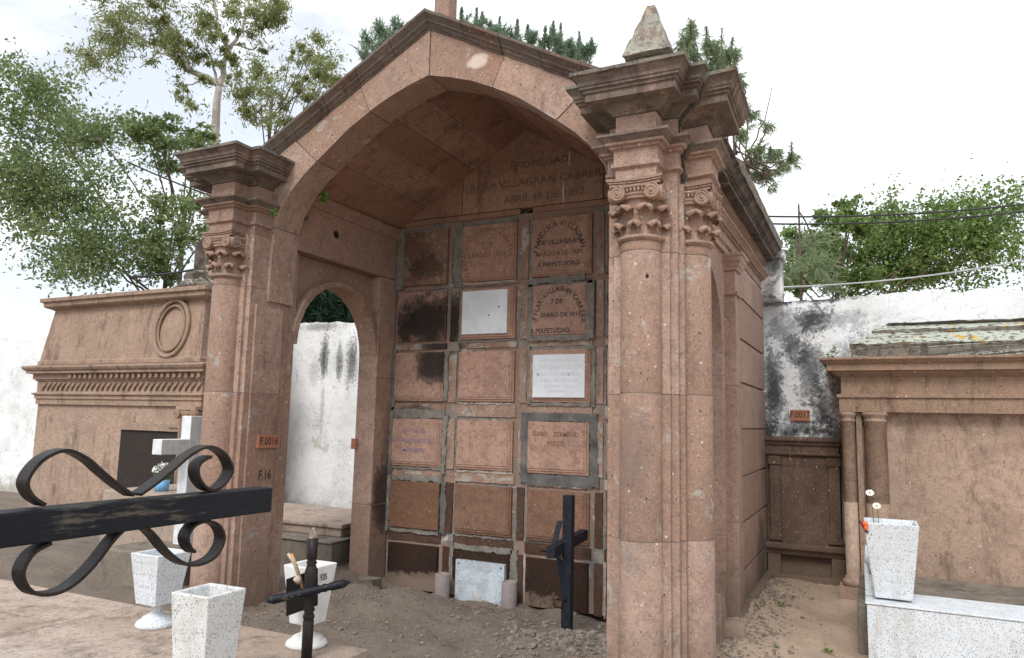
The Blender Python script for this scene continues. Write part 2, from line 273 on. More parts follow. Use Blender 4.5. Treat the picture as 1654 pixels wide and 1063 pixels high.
# ---------------------------------------------------------------- mesh builder
class MB:
    def __init__(s): s.v=[];s.f=[];s.m=[];s.sm=[]
    def add(s,vs,fs,mat=0,smooth=False):
        o=len(s.v); s.v.extend([tuple(map(float,v)) for v in vs])
        for f in fs: s.f.append(tuple(i+o for i in f)); s.m.append(mat); s.sm.append(smooth)
    def box(s,x0,x1,y0,y1,z0,z1,mat=0):
        s.add([(x,y,z) for z in (z0,z1) for y in (y0,y1) for x in (x0,x1)],[(0,2,3,1),(4,5,7,6),(0,1,5,4),(2,6,7,3),(0,4,6,2),(1,3,7,5)],mat)
    def hexa(s,p,mat=0):   # 4 bottom ccw + 4 top ccw
        s.add(p,[(3,2,1,0),(4,5,6,7),(0,1,5,4),(1,2,6,5),(2,3,7,6),(3,0,4,7)],mat)
    def prism(s,poly,z0,z1,mat=0):           # plan polygon ccw
        n=len(poly); s.add([(x,y,z0) for x,y in poly]+[(x,y,z1) for x,y in poly],[tuple(range(n-1,-1,-1)),tuple(range(n,2*n))]+[(i,(i+1)%n,n+(i+1)%n,n+i) for i in range(n)],mat)
    def prismY(s,poly,y0,y1,mat=0):          # x,z polygon ccw seen from -y
        n=len(poly); s.add([(x,y0,z) for x,z in poly]+[(x,y1,z) for x,z in poly],[tuple(range(n)),tuple(range(2*n-1,n-1,-1))]+[(i,n+i,n+(i+1)%n,(i+1)%n) for i in range(n)],mat)
    def prismX(s,poly,x0,x1,mat=0):          # y,z polygon
        n=len(poly); s.add([(x0,y,z) for y,z in poly]+[(x1,y,z) for y,z in poly],[tuple(range(n-1,-1,-1)),tuple(range(n,2*n))]+[(i,(i+1)%n,n+(i+1)%n,n+i) for i in range(n)],mat)
    def tube(s,pts,rad,n=8,mat=0,caps=True,smooth=True):
        pts=[Vector(p) for p in pts]; k=len(pts)
        if not hasattr(rad,'__len__'): rad=[rad]*k
        vs=[];fs=[]; up=None
        for i,p in enumerate(pts):
            t=(pts[min(i+1,k-1)]-pts[max(i-1,0)]).normalized()
            if up is None: up=t.orthogonal().normalized()
            else:
                up=(up-t*up.dot(t)); up=up.normalized() if up.length>1e-6 else t.orthogonal().normalized()
            b=t.cross(up)
            for j in range(n):
                a=2*PI*j/n; vs.append(p+(up*math.cos(a)+b*math.sin(a))*rad[i])
        for i in range(k-1):
            for j in range(n): fs.append((i*n+j,i*n+(j+1)%n,(i+1)*n+(j+1)%n,(i+1)*n+j))
        s.add(vs,fs,mat,smooth)
        if caps: s.add(vs[:n],[tuple(range(n-1,-1,-1))],mat); s.add(vs[-n:],[tuple(range(n))],mat)
    def lathe(s,c,prof,n=32,mat=0,smooth=True,axis=None):
        c=Vector(c); q=Vector(axis).to_track_quat('Z','Y') if axis else None
        vs=[]
        for r,z in prof:
            for j in range(n):
                a=2*PI*j/n; v=Vector((r*math.cos(a),r*math.sin(a),z))
                if q: v=q@v
                vs.append(c+v)
        fs=[(i*n+j,i*n+(j+1)%n,(i+1)*n+(j+1)%n,(i+1)*n+j) for i in range(len(prof)-1) for j in range(n)]
        s.add(vs,fs,mat,smooth)
        if prof[0][0]>1e-4: s.add(vs[:n],[tuple(range(n-1,-1,-1))],mat)
        if prof[-1][0]>1e-4: s.add(vs[-n:],[tuple(range(n))],mat)
    def mould(s,poly,prof,mat=0,topmat=None):   # plan polygon ccw, profile [(offset,z)]
        n=len(poly); P=[Vector(p) for p in poly]; nrm=[]
        for i in range(n):
            e1=(P[i]-P[i-1]).normalized(); e2=(P[(i+1)%n]-P[i]).normalized()
            n1=Vector((e1.y,-e1.x)); n2=Vector((e2.y,-e2.x)); d=n1+n2; nrm.append(d/(d.dot(n1)))
        vs=[]
        for off,z in prof:
            for i in range(n): q=P[i]+nrm[i]*off; vs.append((q.x,q.y,z))
        k=len(prof); fs=[(j*n+i,j*n+(i+1)%n,(j+1)*n+(i+1)%n,(j+1)*n+i) for j in range(k-1) for i in range(n)]
        s.add(vs,[tuple(range(n-1,-1,-1))],mat); o=vs
        s.add(vs,fs,mat)
        s.add(vs[-n:],[tuple(range(n))],topmat if topmat is not None else mat)
    def xf(s,fn,start=0):
        for i in range(start,len(s.v)): s.v[i]=tuple(fn(Vector(s.v[i])))
    def build(s,name,mats,parent=None,base=None,bevel=0,seg=2,rough=0):
        if parent is not None: bs=Vector(parent['_w'])
        else: bs=Vector(base or (0,0,0))
        me=bpy.data.meshes.new(name)
        me.from_pydata([tuple(Vector(v)-bs) for v in s.v],[],s.f)
        if not isinstance(mats,(list,tuple)): mats=[mats]
        for mm in mats: me.materials.append(M[mm] if isinstance(mm,str) else mm)
        me.polygons.foreach_set('material_index',s.m); me.polygons.foreach_set('use_smooth',s.sm)
        b=bmesh.new(); b.from_mesh(me); bmesh.ops.remove_doubles(b,verts=b.verts,dist=1e-5); b.to_mesh(me); b.free()
        me.update()
        o=bpy.data.objects.new(name,me); COL.objects.link(o)
        if parent is not None: o.parent=parent
        else: o.location=bs
        o['_w']=tuple(bs)
        if bevel:
            md=o.modifiers.new('bevel','BEVEL'); md.width=bevel; md.segments=seg; md.limit_method='ANGLE'; md.angle_limit=R_(32)
        return o
def roughen(o,step=.07,amp=.003,sc=9.0):
    """chips and unevenness: extra vertices along every edge, nudged by noise"""
    me=o.data; V=[v.co.copy() for v in me.vertices]; E={}
    def sub(a,b_):
        k=(min(a,b_),max(a,b_))
        if k not in E:
            c=min(60,int((V[k[0]]-V[k[1]]).length/step)); ids=[]
            for q in range(c): ids.append(len(V)); V.append(V[k[0]].lerp(V[k[1]],(q+1)/(c+1)))
            E[k]=ids
        return E[k] if a<b_ else E[k][::-1]
    F=[];mi=[];sm=[]
    for p in me.polygons:
        vs=list(p.vertices); f=[]
        for i,a in enumerate(vs): f.append(a); f+=sub(a,vs[(i+1)%len(vs)])
        F.append(f); mi.append(p.material_index); sm.append(p.use_smooth)
    bs=Vector(o['_w'])
    W=[]
    for v in V:
        q=(v+bs)*sc; W.append(tuple(v+mn.noise_vector(q)*amp+mn.noise_vector(q*3.7)*amp*.6))
    m2=bpy.data.meshes.new(me.name); m2.from_pydata(W,[],F)
    for mm in me.materials: m2.materials.append(mm)
    m2.polygons.foreach_set('material_index',mi); m2.polygons.foreach_set('use_smooth',sm); m2.update(); o.data=m2
    return o
def tag(o,label=None,cat=None,group=None,kind=None):
    if label:o['label']=label
    if cat:o['category']=cat
    if group:o['group']=group
    if kind:o['kind']=kind
    return o
def thing(name,loc,label,cat,group=None):
    o=bpy.data.objects.new(name,None); COL.objects.link(o); o.location=loc; o.empty_display_size=.1; o['_w']=tuple(map(float,loc)); return tag(o,label,cat,group)
# text
_cache={}
def glyphs(txt,ext=.0):
    k=txt
    if k in _cache: return _cache[k]
    cu=bpy.data.curves.new('t','FONT'); cu.body=txt; cu.size=1; cu.align_x='CENTER'; cu.resolution_u=2; cu.offset=.02
    ob=bpy.data.objects.new('t',cu); COL.objects.link(ob); dg=bpy.context.evaluated_depsgraph_get(); dg.update()
    me=bpy.data.meshes.new_from_object(ob.evaluated_get(dg)); 
    v=[tuple(x.co) for x in me.vertices]; f=[tuple(p.vertices) for p in me.polygons]
    bpy.data.objects.remove(ob); bpy.data.curves.remove(cu); bpy.data.meshes.remove(me)
    _cache[k]=(v,f); return v,f
def text(mb,txt,org,ux,uz,h,mat=0,w=1.0,raise_=.002,rot=0):
    """letters h tall laid on the plane org+ux,uz; they stand raise_ proud (normal = ux x uz)"""
    v,f=glyphs(txt); ux=Vector(ux).normalized(); uz=Vector(uz).normalized(); nn=ux.cross(uz); org=Vector(org)
    ca,sa=math.cos(rot),math.sin(rot); k=h/.70; P=[]
    for x,y,_ in v:
        X=x*k*w; Y=y*k; X,Y=X*ca-Y*sa,X*sa+Y*ca; P.append(org+ux*X+uz*Y+nn*raise_)
    mb.add(P,f,mat)
def arctext(mb,txt,cen,ux,uz,rx,rz,a0,a1,h,mat=0,w=.9,raise_=.002):
    ux=Vector(ux);uz=Vector(uz);cen=Vector(cen);n=len(txt)
    for i,ch in enumerate(txt):
        if ch==' ':continue
        a=R_(a0+(a1-a0)*i/(n-1)); p=cen+ux*(rx*math.cos(a))+uz*(rz*math.sin(a))
        text(mb,ch,p,ux,uz,h,mat,w,raise_,rot=a-PI/2)
XU=(1,0,0); ZU=(0,0,1)
# ---------------------------------------------------------------- ground
def sstep(a,b_,x): t=min(1,max(0,(x-a)/(b_-a))); return t*t*(3-2*t)
def gh(x,y):
    h=.012*math.sin(x*3.1+y*1.7)+.01*math.sin(x*7.3-y*5.1)+.008*math.sin(x*13+y*11)
    def g(cx,cy,sx_,sy_,a): return a*math.exp(-((x-cx)/sx_)**2-((y-cy)/sy_)**2)
    h-=.17*sstep(-4.9,-4.5,x)*sstep(-1.5,-1.7,x)*sstep(4.9,6.3,y)
    h+=g(-4.05,5.6,.75,.6,.18)+g(-3.2,5.55,.55,.5,.11)+g(-2.1,5.4,.45,.5,.05)+g(-4.3,4.5,.8,.4,.05)+g(-2.9,4.6,.5,.3,.04)+.06*sstep(-1.6,-2.0,x)*mn.noise(Vector((x*2.1,y*2.1,3)))+.03*sstep(-1.6,-2.0,x)*mn.noise(Vector((x*6,y*6,1)))
    h+=g(-1.0,7.5,.25,1.6,.05)
    return h
def build_ground():
    near_x=np.concatenate([[-300,-120,-50,-25,-16],np.concatenate([np.arange(-12,-5.4,.1),np.arange(-5.4,.6,.035),np.arange(.6,4,.1)]),[6,10,18,40,110,300]])
    near_y=np.concatenate([[-300,-100,-30,-10,-4],np.concatenate([np.arange(-1,3.4,.12),np.arange(3.4,8.9,.035)]),[12,18,30,60,140,300]])
    X,Y=np.meshgrid(near_x,near_y); Z=np.zeros_like(X)
    r=np.random.default_rng(3)
    for j in range(X.shape[0]):
        for i in range(X.shape[1]): Z[j,i]=gh(X[j,i],Y[j,i])
    Z+=r.normal(0,.0035,Z.shape)*((X>-5.4)&(X<.6)&(Y>3.4))
    nx,ny=len(near_x),len(near_y); idx=np.arange(nx*ny).reshape(ny,nx)
    F=np.stack([idx[:-1,:-1],idx[:-1,1:],idx[1:,1:],idx[1:,:-1]],-1).reshape(-1,4)
    me=bpy.data.meshes.new('ground'); me.from_pydata(np.stack([X.ravel(),Y.ravel(),Z.ravel()],-1).tolist(),[],F.tolist())
    me.materials.append(M['dirt']); me.polygons.foreach_set('use_smooth',[True]*len(me.polygons))
    o=bpy.data.objects.new('ground',me); COL.objects.link(o); o['kind']='structure'
build_ground()
# ---------------------------------------------------------------- mausoleum
CXM=-3.15
MA=thing('mausoleum',(CXM,6.5,0),'open-fronted pink stone family mausoleum with pointed arch, gabled roof and a wall of sealed niches','mausoleum')
ZJ=[-.12,.89,1.79,2.70,3.17]
def stack(mb,poly,zs,gap=.005,inset=.006,mat=0,mmat=1):
    for a,b_ in zip(zs[:-1],zs[1:]): mb.prism(poly,a+gap/2,b_-gap/2,mat)
    mb2=MB(); mb2.mould(poly,[(-inset,zs[0]),(-inset,zs[-1])],mmat); mb.add(mb2.v,mb2.f,mmat)
PROF=[(0,3.17),(0,3.235),(.022,3.25),(.022,3.272),(.010,3.276),(.010,3.365),(.032,3.372),(.032,3.386),(.055,3.392),(.06,3.405),(.085,3.43),(.098,3.438),(.098,3.455),(.0,3.463),(.0,3.598),(.018,3.602),(.018,3.616),(.04,3.632),(.065,3.648),(.08,3.652),(.08,3.664),(.158,3.668),(.158,3.716),(.172,3.72),(.172,3.738),(.188,3.742),(.188,3.757),(.196,3.762),(.20,3.785),(.222,3.815),(.238,3.822),(.238,3.845),(.10,3.866)]
def pier_plan(cx,side,ressaut=.135,core=.23,D=.26):
    cy=4.83; s=side
    pts=[(-core,-core)]+[(-ressaut,-core),(-ressaut,-D-ressaut),(ressaut,-D-ressaut),(ressaut,-core),(core,-core)]+[(core,-ressaut),(D+ressaut,-ressaut),(D+ressaut,ressaut),(core,ressaut),(core,core),(-core,core)]
    if s<0: pts=[(-x,y) for x,y in pts][::-1]
    return [(cx+x,cy+y) for x,y in pts]
def leafstrip(mb,cx,cy,ang,r0,z0,z1,w,curl,mat=0):
    nu,nv=8,9; G=[]
    path=[(r0,z0),(r0+.002,z0+(z1-z0)*.3),(r0+.006,z0+(z1-z0)*.6),(r0+.014,z0+(z1-z0)*.85),(r0+.026,z1-.004),(r0+.026+curl*.4,z1+.004),(r0+.026+curl*.8,z1-.002),(r0+.026+curl,z1-.012),(r0+.022+curl,z1-.022)]
    ww=[.85,.70,.62,.75,1.05,1.25,1.2,.95,.6]
    for layer in (0,1):
        for j in range(nv):
            r,z=path[j]
            if layer: r-= .011; z-= (.009 if j>=4 else 0)
            for i in range(nu+1):
                u=-1+2*i/nu; rib=.006*math.cos(u*PI*3) if not layer else 0
                lob=1+ (.06*math.cos(j*2.6))
                a=ang+u*w*ww[j]*lob/2/r0; drop=abs(u)**2*(.024 if j>=4 else .0); rr=r+rib-abs(u)**2*(.012 if j>=3 else .004)
                G.append((cx+rr*math.cos(a),cy+rr*math.sin(a),z-drop))
    n=nu+1; F=[]
    for j in range(nv-1):
        for i in range(nu):
            a=j*n+i; F.append((a,a+1,a+n+1,a+n)); o=nv*n; F.append((o+a,o+a+n,o+a+n+1,o+a+1))
    o=nv*n
    for j in range(nv-1):
        a=j*n; F.append((a,a+n,o+a+n,o+a)); a=j*n+nu; F.append((a,o+a,o+a+n,a+n))
    for i in range(nu): a=(nv-1)*n+i; F.append((a,a+1,o+a+1,o+a))
    mb.add(G,F,mat,True)
def spiral_disc(mb,c,ax,up,r,th):
    """volute: drum with a raised spiral fillet on its outer face"""
    ax=Vector(ax);up=Vector(up);sd=ax.cross(up); c=Vector(c)
    mb.lathe(c,[(r*.97,0),(r,.004),(r,th-.008),(r*.93,th)],28,0,False,axis=tuple(ax))
    f=c+ax*th; pts=[];rad=[]
    for k in range(44):
        t=k/43; a=t*2*PI*2.4+PI/2; rr=r*(.92*(1-t)+.10); pts.append(f+(sd*math.cos(a)+up*math.sin(a))*rr); rad.append(.0065*(1-t*.3)*r/.055)
    mb.tube(pts,rad,6,0)
    mb.lathe(f,[(r*.16,-.003),(r*.16,.006),(r*.05,.011)],12,0,True,axis=tuple(ax))
def capital(cx,cy,parent):
    mb=MB()
    mb.lathe((cx,cy,0),[(.135,2.765),(.137,2.772),(.153,2.776),(.158,2.786),(.153,2.797),(.138,2.80),(.130,2.81),(.127,2.86),(.127,2.95),(.132,3.0),(.14,3.03),(.145,3.045)],40,0)
    for k in range(8): leafstrip(mb,cx,cy,2*PI*k/8-PI/2,.132,2.80,2.885,.060,.042)
    for k in range(8): leafstrip(mb,cx,cy,2*PI*(k+.5)/8-PI/2,.129,2.81,2.99,.070,.058)
    # echinus between the volutes
    mb.lathe((cx,cy,0),[(.146,3.03),(.158,3.036),(.158,3.048),(.148,3.052),(.165,3.058),(.165,3.07),(.15,3.075),(.150,3.10),(.17,3.105),(.17,3.12),(.12,3.125)],40,0)
    for k in range(40):
        a=2*PI*k/40; mb.tube([(cx+.15*math.cos(a),cy+.15*math.sin(a),3.072),(cx+.163*math.cos(a),cy+.163*math.sin(a),3.088),(cx+.16*math.cos(a),cy+.16*math.sin(a),3.106)],[.007,.0095,.007],5,0)
    # abacus, concave sides
    def ab(z0,z1,s):
        pl=[]
        for q in range(4):
            a=q*PI/2
            for t in np.linspace(-1,1,11)[:-1]:
                x=t*.185*s; y=-(.185-.028*(1-t*t))*s; pl.append((cx+x*math.cos(a)-y*math.sin(a),cy+x*math.sin(a)+y*math.cos(a)))
        mb.prism(pl,z0,z1)
    ab(3.118,3.136,.90); ab(3.138,3.150,.95); ab(3.152,3.169,1.0)
    for sx_ in (-1,1):
        for ax in ((0,-1,0),(1,0,0),(-1,0,0),(0,1,0)):
            A=Vector(ax); sd=Vector((-A.y,A.x,0)); c=Vector((cx,cy,3.066))+A*.125+sd*(.112*sx_)
            spiral_disc(mb,c,A,(0,0,1),.051,.048)
    mb.build('capital','stone_c',parent)
def column(cx,cy,z0=-.12,label=None):
    mb=MB(); r=.138; zz=[z0,.89,1.79,2.70,2.765]
    for a,b_ in zip(zz[:-1],zz[1:]):
        ra=r-.004*max(a,0)/2.7*1.2; rb=r-.004*b_/2.7*1.2
        mb.lathe((cx,cy,0),[(ra-.006,a+.002),(ra-.001,a+.003),(ra,a+.006),(rb,b_-.005),(rb-.001,b_-.003),(rb-.006,b_-.002)],48,0)
    mb.lathe((cx,cy,0),[(r-.0035,z0),(r-.0085,2.765)],48,1)
    o=mb.build('column',['stone_c','mort_l'],MA)
    if label:o['label']=label
    capital(cx,cy,o); return o
def build_pier(side):
    cx=CXM+side*1.84
    s=side
    core=.23
    pl=pier_plan(cx,side,.185,core,.075); mb=MB(); stack(mb,pl,ZJ)
    # inner jamb block behind the arch
    xi=cx-s*.22; xo=cx-s*.05
    a,b_=sorted((xi,xo)); stack(mb,[(a,5.06),(b_,5.06),(b_,5.17),(a,5.17)],[-.12,.70,1.95,3.12])
    a2,b2=sorted((cx-s*.231,cx-s*.252)); stack(mb,[(a2,4.66),(b2,4.66),(b2,4.98),(a2,4.98)],[-.12,.89,1.79,2.56])
    o=mb.build('pier',['stone_c','mort_l'],MA); roughen(o,.08,.0025)
    column(cx,4.57); column(cx+s*.26,4.83)
    # entablature block
    prof=PROF; mb=MB(); mb.mould(pier_plan(cx,side),prof,0,1)
    o=mb.build('entablature',['stone_top','lichen','stone'],MA)
    for p in o.data.polygons:
        z=p.center.z
        if z>3.826: p.material_index=1
        elif z<3.60 and not (3.40<z<3.47): p.material_index=2
    if side>0:
        o['label']='cracked entablature block over the near pier'
        me=o.data; bs=Vector(MA['_w'])
        b1=bmesh.new(); b1.from_mesh(me); b2=b1.copy()
        pc=Vector((-.84,4.455,3.8))-bs; nn=Vector((.52,.84,.12)).normalized()
        for b_,flag in ((b1,True),(b2,False)):
            r=bmesh.ops.bisect_plane(b_,geom=b_.verts[:]+b_.edges[:]+b_.faces[:],plane_co=pc,plane_no=nn,clear_outer=flag,clear_inner=not flag)
            ed=[e for e in r['geom_cut'] if isinstance(e,bmesh.types.BMEdge)]; bmesh.ops.contextual_create(b_,geom=ed)
        rot=Matrix.Rotation(R_(-3.0),3,'Y')@Matrix.Rotation(R_(1.4),3,'Z')@Matrix.Rotation(R_(-.8),3,'X'); c0=Vector((-1.1,4.83,3.2))-bs
        for v in b2.verts: v.co=rot@(v.co-c0)+c0+Vector((.02,.03,-.03))
        b1.to_mesh(me); me2=me.copy(); b2.to_mesh(me2); roughen_ok=True; b1.free(); b2.free()
        o2=bpy.data.objects.new('entablature',me2); COL.objects.link(o2); o2.parent=MA; o2['_w']=MA['_w']; o2['label']='tilted entablature piece beyond the crack'
        roughen(o,.06,.0025); roughen(o2,.06,.0025)
    else: roughen(o,.06,.0025)
for s_ in (-1,1): build_pier(s_)
# --- facade arch: voussoirs
APX=4.79; SL=.54
intr=[(1.585,2.60),(1.585,2.80),(1.58,3.02),(1.555,3.26),(1.50,3.43),(1.40,3.58),(1.27,3.71),(1.13,3.82),(.98,3.93),(.80,4.06),(.585,4.18),(.40,4.265),(.2,4.335),(0,4.39)]
def gz(dx): return APX-SL*abs(dx)
def smooth_in(t):   # t in index space
    i=min(int(t),len(intr)-2); f=t-i; return (intr[i][0]*(1-f)+intr[i+1][0]*f,intr[i][1]*(1-f)+intr[i+1][1]*f)
mb=MB(); YF,YB=4.79,5.09
segs=[(0,3,(1.86,2.60),(1.86,3.34)),(3,7,(1.86,3.34),(1.385,4.042)),(7,10,(1.385,4.042),(.69,4.417)),(10,13,(.69,4.417),(0,4.79))]
for s in (-1,1):
    for k,(a,b_,oa,ob) in enumerate(segs):
        pin=[intr[i] for i in range(a,b_+1)]
        out=[ob]+([(1.86,gz(1.86)-.002)] if k==1 else [])+[oa]
        pg=pin+out
        c0=Vector((sum(p[0] for p in pg)/len(pg),sum(p[1] for p in pg)/len(pg)))
        pg=[(c0.x+(x-c0.x)*(1-.004/.35),c0.y+(z-c0.y)*(1-.004/.35)) for x,z in pg]
        pg=[(CXM+s*x,z) for x,z in pg]
        if s>0: pass
        ar=sum(pg[i][0]*pg[(i+1)%len(pg)][1]-pg[(i+1)%len(pg)][0]*pg[i][1] for i in range(len(pg)))
        if ar<0: pg=pg[::-1]
        jy=(k%2)*.004*(1 if s>0 else -1)
        mb.prismY(pg,YF+jy,YB+jy,0)
core=[(CXM+s*x,z) for s in (1,) for x,z in []]
for s in (-1,1):
    pin=[(x+.012 if z<4.2 else x,z+.012) for x,z in intr]
    pg=pin+[(0,4.775),(1.84,gz(1.86)-.015),(1.84,2.615)]
    pg=[(CXM+s*x,z) for x,z in pg]
    ar=sum(pg[i][0]*pg[(i+1)%len(pg)][1]-pg[(i+1)%len(pg)][0]*pg[i][1] for i in range(len(pg)))
    if ar<0: pg=pg[::-1]
    mb.prismY(pg,YF+.012,YB-.01,1)
roughen(mb.build('arch',['stone_c','mort_l'],MA))
# --- raking cornice
mb=MB()
rp=[(0,-.002),(.0,.0),(.012,.0),(.012,.016),(.028,.018),(.03,.03),(.045,.045),(.06,.048),(.06,.06),(.075,.075),(.10,.098),(.105,.10),(.105,.125),(.0,.14),(-.12,.14),(-.12,-.002)]   # (projection, height)
c_=math.sqrt(1+SL*SL)
for s in (-1,1):
    A=[];B=[]
    for pr,h in rp:
        A.append((CXM,YF-pr,APX+h*c_*.9)); B.append((CXM+s*1.70,YF-pr,APX-SL*1.70+h*c_*.9))
    n=len(rp)
    nseg=5; ring=[]
    for q in range(nseg):
        t0=q/nseg+(.002 if q else 0); t1=(q+1)/nseg-.002
        jit=random.uniform(-.004,.004)
        P0=[Vector(a)*(1-t0)+Vector(b_)*t0+Vector((0,jit,jit)) for a,b_ in zip(A,B)]; P1=[Vector(a)*(1-t1)+Vector(b_)*t1+Vector((0,jit,jit)) for a,b_ in zip(A,B)]
        fs=[(i,(i+1)%n,n+(i+1)%n,n+i) for i in range(n)]+[tuple(range(n-1,-1,-1)),tuple(range(n,2*n))]
        if s<0: fs=[f[::-1] for f in fs]
        mb.add(P0+P1,fs,0)
oo=mb.build('raking_cornice',['stone_rake','lichen'],MA)
for p in oo.data.polygons:
    if abs(p.normal.z)>.75 and p.normal.z>0: p.material_index=1
roughen(oo,.05,.004)
# --- roof slabs
mb=MB()
RT=APX+.14*c_*.9
for s in (-1,1):
    for q in range(4):
        y0=4.93+q*.94; y1=y0+.935
        x1=2.30 if q or True else 0
        xs=[0,x1]
        dx0=1.5 if q==0 else 2.30
        P=[]
        for zoff in (-.10,.012):
            for (xx,yy) in ((0,y0),(dx0,y0),(dx0,y1),(0,y1)): P.append((CXM+s*xx,yy,RT-SL*xx+zoff))
        if s<0: P=[P[3],P[2],P[1],P[0],P[7],P[6],P[5],P[4]]
        mb.hexa(P,0)
roughen(mb.build('roof','lichen',MA),.06,.008)
# --- ceiling slabs
mb=MB(); sl=.585; zr=4.63
ed=[0,.31,.60,.88,1.19,1.575]
for s in (-1,1):
    for a,b_ in zip(ed[:-1],ed[1:]):
        a2=a+(.007 if a else 0); b2=b_-.007
        for (y0,y1) in ((5.05,6.68),):
            P=[]
            for zo in (0,.05):
                for (xx,yy) in ((a2,y0),(b2,y0),(b2,y1),(a2,y1)): P.append((CXM+s*xx,yy,zr-sl*xx+zo+ (0 if zo else random.uniform(-.004,.004))))
            if s<0: P=[P[3],P[2],P[1],P[0],P[7],P[6],P[5],P[4]]
            mb.hexa(P,0)
    P=[]
    for zo in (.012,.045):
        for (xx,yy) in ((0,5.05),(1.57,5.05),(1.57,6.68),(0,6.68)): P.append((CXM+s*xx,yy,zr-sl*xx+zo))
    if s<0: P=[P[3],P[2],P[1],P[0],P[7],P[6],P[5],P[4]]
    mb.hexa(P,1)
mb.build('ceiling',['ceil','mort_l'],MA,bevel=.006)
# --- side walls with arches (y 5.17..6.39) and beams above
def arch_wall(xi,xo,name):
    x0,x1=sorted((xi,xo)); yc=5.78; r=.605; zs=2.26; ztop=3.13
    mb=MB(); n=14; ys0,ys1=5.171,6.389
    pts=[(yc-r*math.cos(PI*k/n),zs+r*1.05*math.sin(PI*k/n)) for k in range(n+1)]
    poly=pts+[(ys1,zs),(ys1,ztop),(ys0,ztop),(ys0,zs)]
    poly=[(ys0,zs)]+pts[1:-1]+[(ys1,zs),(ys1,ztop),(ys0,ztop)]
    mb.prismX(poly[::-1][::-1],x0,x1,0)
    o=mb.build(name,['wallside'],MA,bevel=.006)
    b=bmesh.new(); b.from_mesh(o.data); bmesh.ops.recalc_face_normals(b,faces=b.faces); b.to_mesh(o.data); b.free()
    # archivolt joints: slim raised voussoir rim on both faces
    return o
arch_wall(-4.845,-4.962,'side_arch')
mb=MB(); n=18; yc_,r0_,zs_=5.78,.605,2.26
A_=[(yc_-r0_*math.cos(PI*k/n),zs_+r0_*1.05*math.sin(PI*k/n)) for k in range(n+1)]; B_=[(yc_-(r0_+.055)*math.cos(PI*k/n),zs_+(r0_*1.05+.055)*math.sin(PI*k/n)) for k in range(n+1)]
B_[0]=(A_[0][0]-.0,zs_); 
for (a0,a1) in ((0,4),(4,9),(9,14),(14,18)):
    pg=[(y+(.0005 if True else 0),z-.0008) for y,z in A_[a0:a1+1]]+B_[a0:a1+1][::-1]
    c0=(sum(p[0] for p in pg)/len(pg),sum(p[1] for p in pg)/len(pg)); pg=[(c0[0]+(y-c0[0])*.988,c0[1]+(z-c0[1])*.988) for y,z in pg]
    mb.prismX(pg,-4.955,-4.735,0)
ob=mb.build('archivolt','stone',MA); b=bmesh.new(); b.from_mesh(ob.data); bmesh.ops.recalc_face_normals(b,faces=b.faces); b.to_mesh(ob.data); b.free(); roughen(ob,.05,.003); arch_wall(-1.50,-1.12,'side_arch')
for (x0,x1,si) in ((-5.20,-4.72,1),(-1.58,-1.11,-1)):
    mb=MB(); pf=[(0,3.132),(.0,3.58),(.018,3.585),(.018,3.61),(.035,3.63),(.035,3.66),(.05,3.68),(.05,3.70)]
    xi=x1 if si>0 else x0; xe=x0 if si>0 else x1
    poly=[(xi+si*p,z) for p,z in pf]+[(xe,3.70),(xe,3.132)]
    mb.prismY(poly,5.06,6.68,0); ob=mb.build('beam','stone',MA)
    b=bmesh.new(); b.from_mesh(ob.data); bmesh.ops.recalc_face_normals(b,faces=b.faces); b.to_mesh(ob.data); b.free(); roughen(ob)
# --- rear piers + solid niche block
for (x0,x1) in ((-4.965,-4.72),(-1.58,-1.12)):
    mb=MB(); stack(mb,[(x0,6.39),(x1,6.39),(x1,6.70),(x0,6.70)],[-.12,.70,2.03,3.13])
    mb.build('rear_pier',['stone_r','mort_l'],MA,bevel=.006)
# right outer wall with block joints
mb=MB()
mb.box(-1.60,-1.085,6.705,8.66,-.12,3.6,1)
zs=[-.12,.338,.749,1.155,1.578,2.0,2.404,2.80,3.1]
for i,(a,b_) in enumerate(zip(zs[:-1],zs[1:])):
    mb.box(-1.30,-1.06,6.93,7.80,a+.010,b_-.010,0); mb.box(-1.30,-1.062,7.804,8.66,a+.010,b_-.010,0)
stack(mb,[(-1.3,6.705),(-1.055,6.705),(-1.055,6.927),(-1.3,6.927)],[-.12,.85,2.0,3.1],.004)
mb.build('side_wall',['wallside','mort_l'],MA,bevel=.004)
mb=MB(); mb.box(-5.205,-4.71,6.705,8.66,-.12,3.6,0); mb.box(-4.709,-1.601,8.4,8.66,-.12,3.6,0)
mb.prismY([(CXM-2.05,3.602),(CXM+2.05,3.602),(CXM+2.05,3.62),(CXM,APX-.06),(CXM-2.05,3.62)],8.42,8.65,0)
mb.build('back_wall',['stone_dark'],MA)
# pilaster on the right wall with cap and necking
mb=MB()
def rectp(x0,x1,y0,y1): return [(x0,y0),(x1,y0),(x1,y1),(x0,y1)]
stack(mb,rectp(-1.3,-1.025,6.50,6.70),[-.12,.80,1.95,2.95],.004)
mb.mould(rectp(-1.3,-1.025,6.50,6.70),[(0,2.952),(.02,2.96),(.02,2.975),(.035,2.99),(.05,3.02),(.06,3.03),(.06,3.06),(.08,3.075),(.08,3.10)],0)
mb.mould(rectp(-1.3,-1.025,6.50,6.70),[(.001,2.73),(.018,2.735),(.02,2.75),(.018,2.765),(.001,2.77)],0)
mb.build('pilaster',['wallside','mort_l'],MA,bevel=.003)
# foot moulding lumps of the side wall
mb=MB(); mb.mould(rectp(-1.3,-1.02,6.48,8.6),[(0.02,-.05),(.03,.03),(.02,.06),(.0,.075)],0); mb.build('plinth','dim',MA,bevel=.01)
